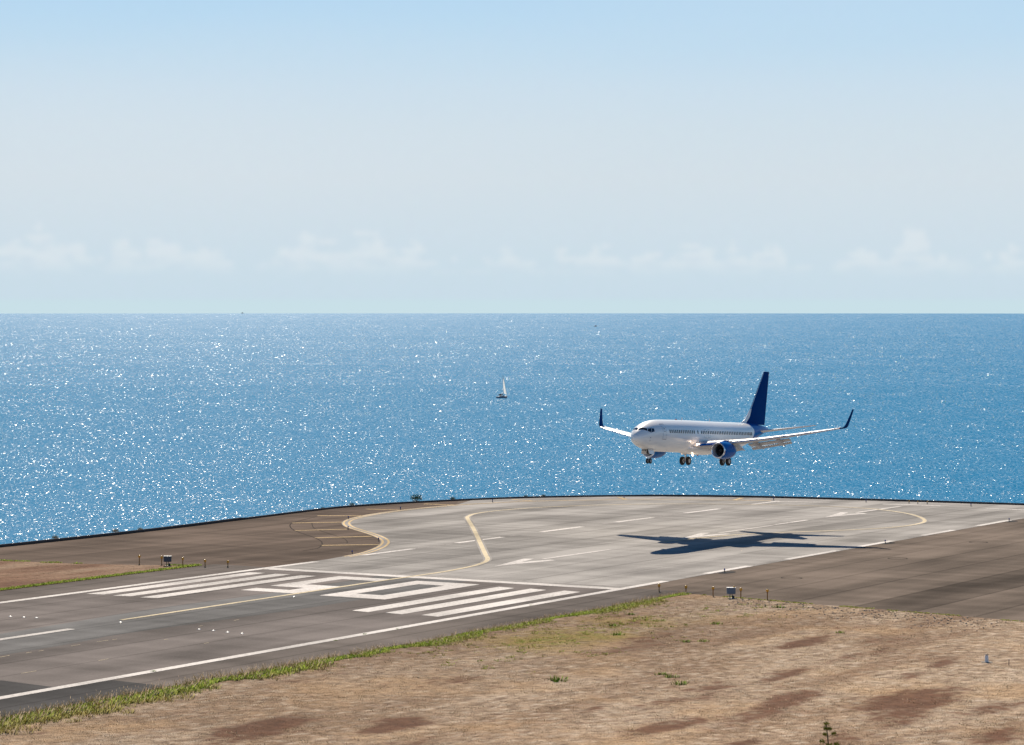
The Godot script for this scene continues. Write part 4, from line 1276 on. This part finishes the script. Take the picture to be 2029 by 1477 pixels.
func wheel(root: Node3D, c: Vector3, r: float, w: float, tyre: Material, rim: Material):
	var t := put(lathe(c, Vector3(1, 0, 0), [Vector2(-w * 0.42, r * 0.52), Vector2(-w * 0.5, r * 0.66), Vector2(-w * 0.46, r * 0.88), Vector2(-w * 0.3, r * 0.98), Vector2(0, r), Vector2(w * 0.3, r * 0.98), Vector2(w * 0.46, r * 0.88), Vector2(w * 0.5, r * 0.66), Vector2(w * 0.42, r * 0.52)], 28), "wheel", tyre, root)
	put(lathe(c, Vector3(1, 0, 0), [Vector2(-w * 0.46, r * 0.2), Vector2(-w * 0.44, r * 0.5), Vector2(w * 0.44, r * 0.5), Vector2(w * 0.46, r * 0.2)], 20), "rim", rim, t)

# ------------------------------------------------------------------ boats
func sailboat():
	var d := 2172.0
	var t := thing("sailing_yacht", "small sailing yacht with one pale headsail out on the sea", "sailboat", Vector3(-7.7, SEA_Y - d * d / 12742000.0, -d))
	t.rotation.y = deg_to_rad(-40.0)
	t.scale = Vector3.ONE * 1.02
	# own axes: bow towards -z
	var hull := plain(L(0.2, 0.19, 0.23), 0.4)
	var deck := plain(L(0.55, 0.53, 0.5), 0.6)
	var rings := []
	for q in [[-6.3, 0.06, 1.35, 0.5], [-5.2, 0.62, 1.28, 0.0], [-3.2, 1.35, 1.18, -0.35], [0.0, 1.95, 1.08, -0.5], [3.2, 1.85, 1.05, -0.45], [5.6, 1.5, 1.08, -0.1]]:
		var r := PackedVector3Array()
		for i in 13:
			var a := PI * i / 12.0
			r.append(Vector3(-q[1] * cos(a), lerpf(q[2], q[3], pow(sin(a), 0.7)), q[0]))
		rings.append(r)
	put(loft(rings), "hull", hull, t)
	rings = []
	for q in [[-6.3, 0.05, 1.37], [-5.2, 0.6, 1.30], [-3.2, 1.33, 1.20], [0.0, 1.93, 1.10], [3.2, 1.83, 1.07], [5.6, 1.48, 1.10]]:
		rings.append(PackedVector3Array([Vector3(-q[1], q[2] - 0.03, q[0]), Vector3(-q[1], q[2] + 0.05, q[0]), Vector3(q[1], q[2] + 0.05, q[0]), Vector3(q[1], q[2] - 0.03, q[0])]))
	put(loft(rings), "deck", deck, t)
	rings = []
	for q in [[-2.6, 0.5, 1.18, 1.45], [-1.6, 0.95, 1.15, 1.75], [1.2, 1.15, 1.12, 1.85], [2.0, 1.1, 1.12, 1.8]]:
		rings.append(PackedVector3Array([Vector3(-q[1], q[2], q[0]), Vector3(-q[1] * 0.85, q[3], q[0]), Vector3(q[1] * 0.85, q[3], q[0]), Vector3(q[1], q[2], q[0])]))
	var cab := put(loft(rings), "cabin", deck, t)
	put(box(Vector3(-1.16, 1.4, -0.9), Vector3(-1.0, 1.62, 1.2)), "cabin_window", M.black, cab)
	put(box(Vector3(1.0, 1.4, -0.9), Vector3(1.16, 1.62, 1.2)), "cabin_window", M.black, cab)
	put(tube([Vector3(0, 1.1, -1.2), Vector3(0, 9.0, -1.15), Vector3(0, 17.6, -1.0)], [0.10, 0.09, 0.06], 10), "mast", plain(L(0.06, 0.06, 0.07), 0.4), t)
	for y in [6.2, 11.2]: put(tube([Vector3(-1.0, y, -1.0), Vector3(0, y + 0.05, -1.15), Vector3(1.0, y, -1.0)], [0.04, 0.05, 0.04], 6), "spreader", M.steel, t)
	put(tube([Vector3(0, 2.5, -1.2), Vector3(0, 2.6, 4.2)], [0.1, 0.09], 8), "boom", plain(L(0.06, 0.06, 0.07), 0.4), t)
	put(tube([Vector3(0, 2.75, -1.0), Vector3(0, 2.85, 1.5), Vector3(0, 2.75, 4.0)], [0.3, 0.26, 0.14], 10), "sail_cover", plain(L(0.03, 0.04, 0.09), 0.8), t)
	# headsail, bellied to one side between forestay and clew
	var st := new_st()
	var n := 14
	var at := func(i, j):
		var v := float(j) / n
		var luff := Vector3(0, lerpf(2.0, 15.6, v), lerpf(-6.0, -1.3, v))
		var leech := Vector3(1.1 * (1.0 - v), lerpf(3.2, 15.6, v), lerpf(-0.9, -1.25, v) + 0.4 * sin(PI * v))
		var u := float(i) / n
		return luff.lerp(leech, u) + Vector3(1.25 * sin(PI * u) * pow(1.0 - v, 0.5) * (0.4 + v), 0, 0)
	for i in n:
		for j in n:
			for e in [[i, j], [i, j + 1], [i + 1, j], [i + 1, j], [i, j + 1], [i + 1, j + 1]]: st.add_vertex(at.call(e[0], e[1]))
	st.index()
	st.generate_normals()
	var cloth := plain(L(0.86, 0.84, 0.80), 0.8)
	cloth.backlight_enabled = true
	cloth.backlight = Color(1.0, 0.98, 0.94)
	put(st.commit(), "headsail", cloth, t)
	for x in [-1.85, 1.85]: put(tube([Vector3(x, 1.1, -0.9), Vector3(x * 0.52, 11.2, -1.0), Vector3(0, 17.2, -1.0)], [0.03, 0.03, 0.03], 5), "shroud", M.steel, t)
	put(tube([Vector3(0, 1.15, 5.5), Vector3(0, 17.5, -1.0)], [0.025, 0.025], 5), "backstay", M.steel, t)
	put(tube([Vector3(0, 1.4, -6.1), Vector3(0, 15.8, -1.2)], [0.03, 0.03], 5), "forestay", M.steel, t)
	put(box(Vector3(-1.1, 1.9, 1.9), Vector3(1.1, 2.5, 3.0), 0.12), "spray_hood", plain(L(0.05, 0.03, 0.05), 0.8), t)

func far_boats():
	for q in [[1180.0, 637.5, 8500.0, "tiny dark motor boat near the horizon above the airliner's nose", 0.75], [480.0, 621.5, 29000.0, "faint ship on the horizon line above the open sea", 1.9]]:
		var d: float = q[2]
		var t := thing("motor_boat" if q[4] < 2.0 else "distant_ship", q[3], "boat", Vector3((q[0] - 1014.5) / 5520.0 * d, SEA_Y - d * d / 12742000.0, -d))
		t.scale = Vector3.ONE * q[4]
		t.rotation.y = 1.2
		var rings := []
		for s in [[-7.0, 0.1, 2.4], [-4.5, 1.5, 2.0], [0.0, 2.1, 1.7], [6.0, 1.9, 1.6]]:
			rings.append(PackedVector3Array([Vector3(-s[1], s[2], s[0]), Vector3(-s[1] * 0.6, -0.4, s[0]), Vector3(s[1] * 0.6, -0.4, s[0]), Vector3(s[1], s[2], s[0])]))
		put(loft(rings), "hull", plain(L(0.05, 0.05, 0.06), 0.5), t)
		put(box(Vector3(-1.4, 1.6, -1.5), Vector3(1.4, 4.6, 3.5), 0.2), "cabin", plain(L(0.1, 0.1, 0.12), 0.5), t)
		put(tube([Vector3(0, 4.5, 1.0), Vector3(0, 7.5, 1.2)], [0.12, 0.06], 6), "mast", M.black, t)
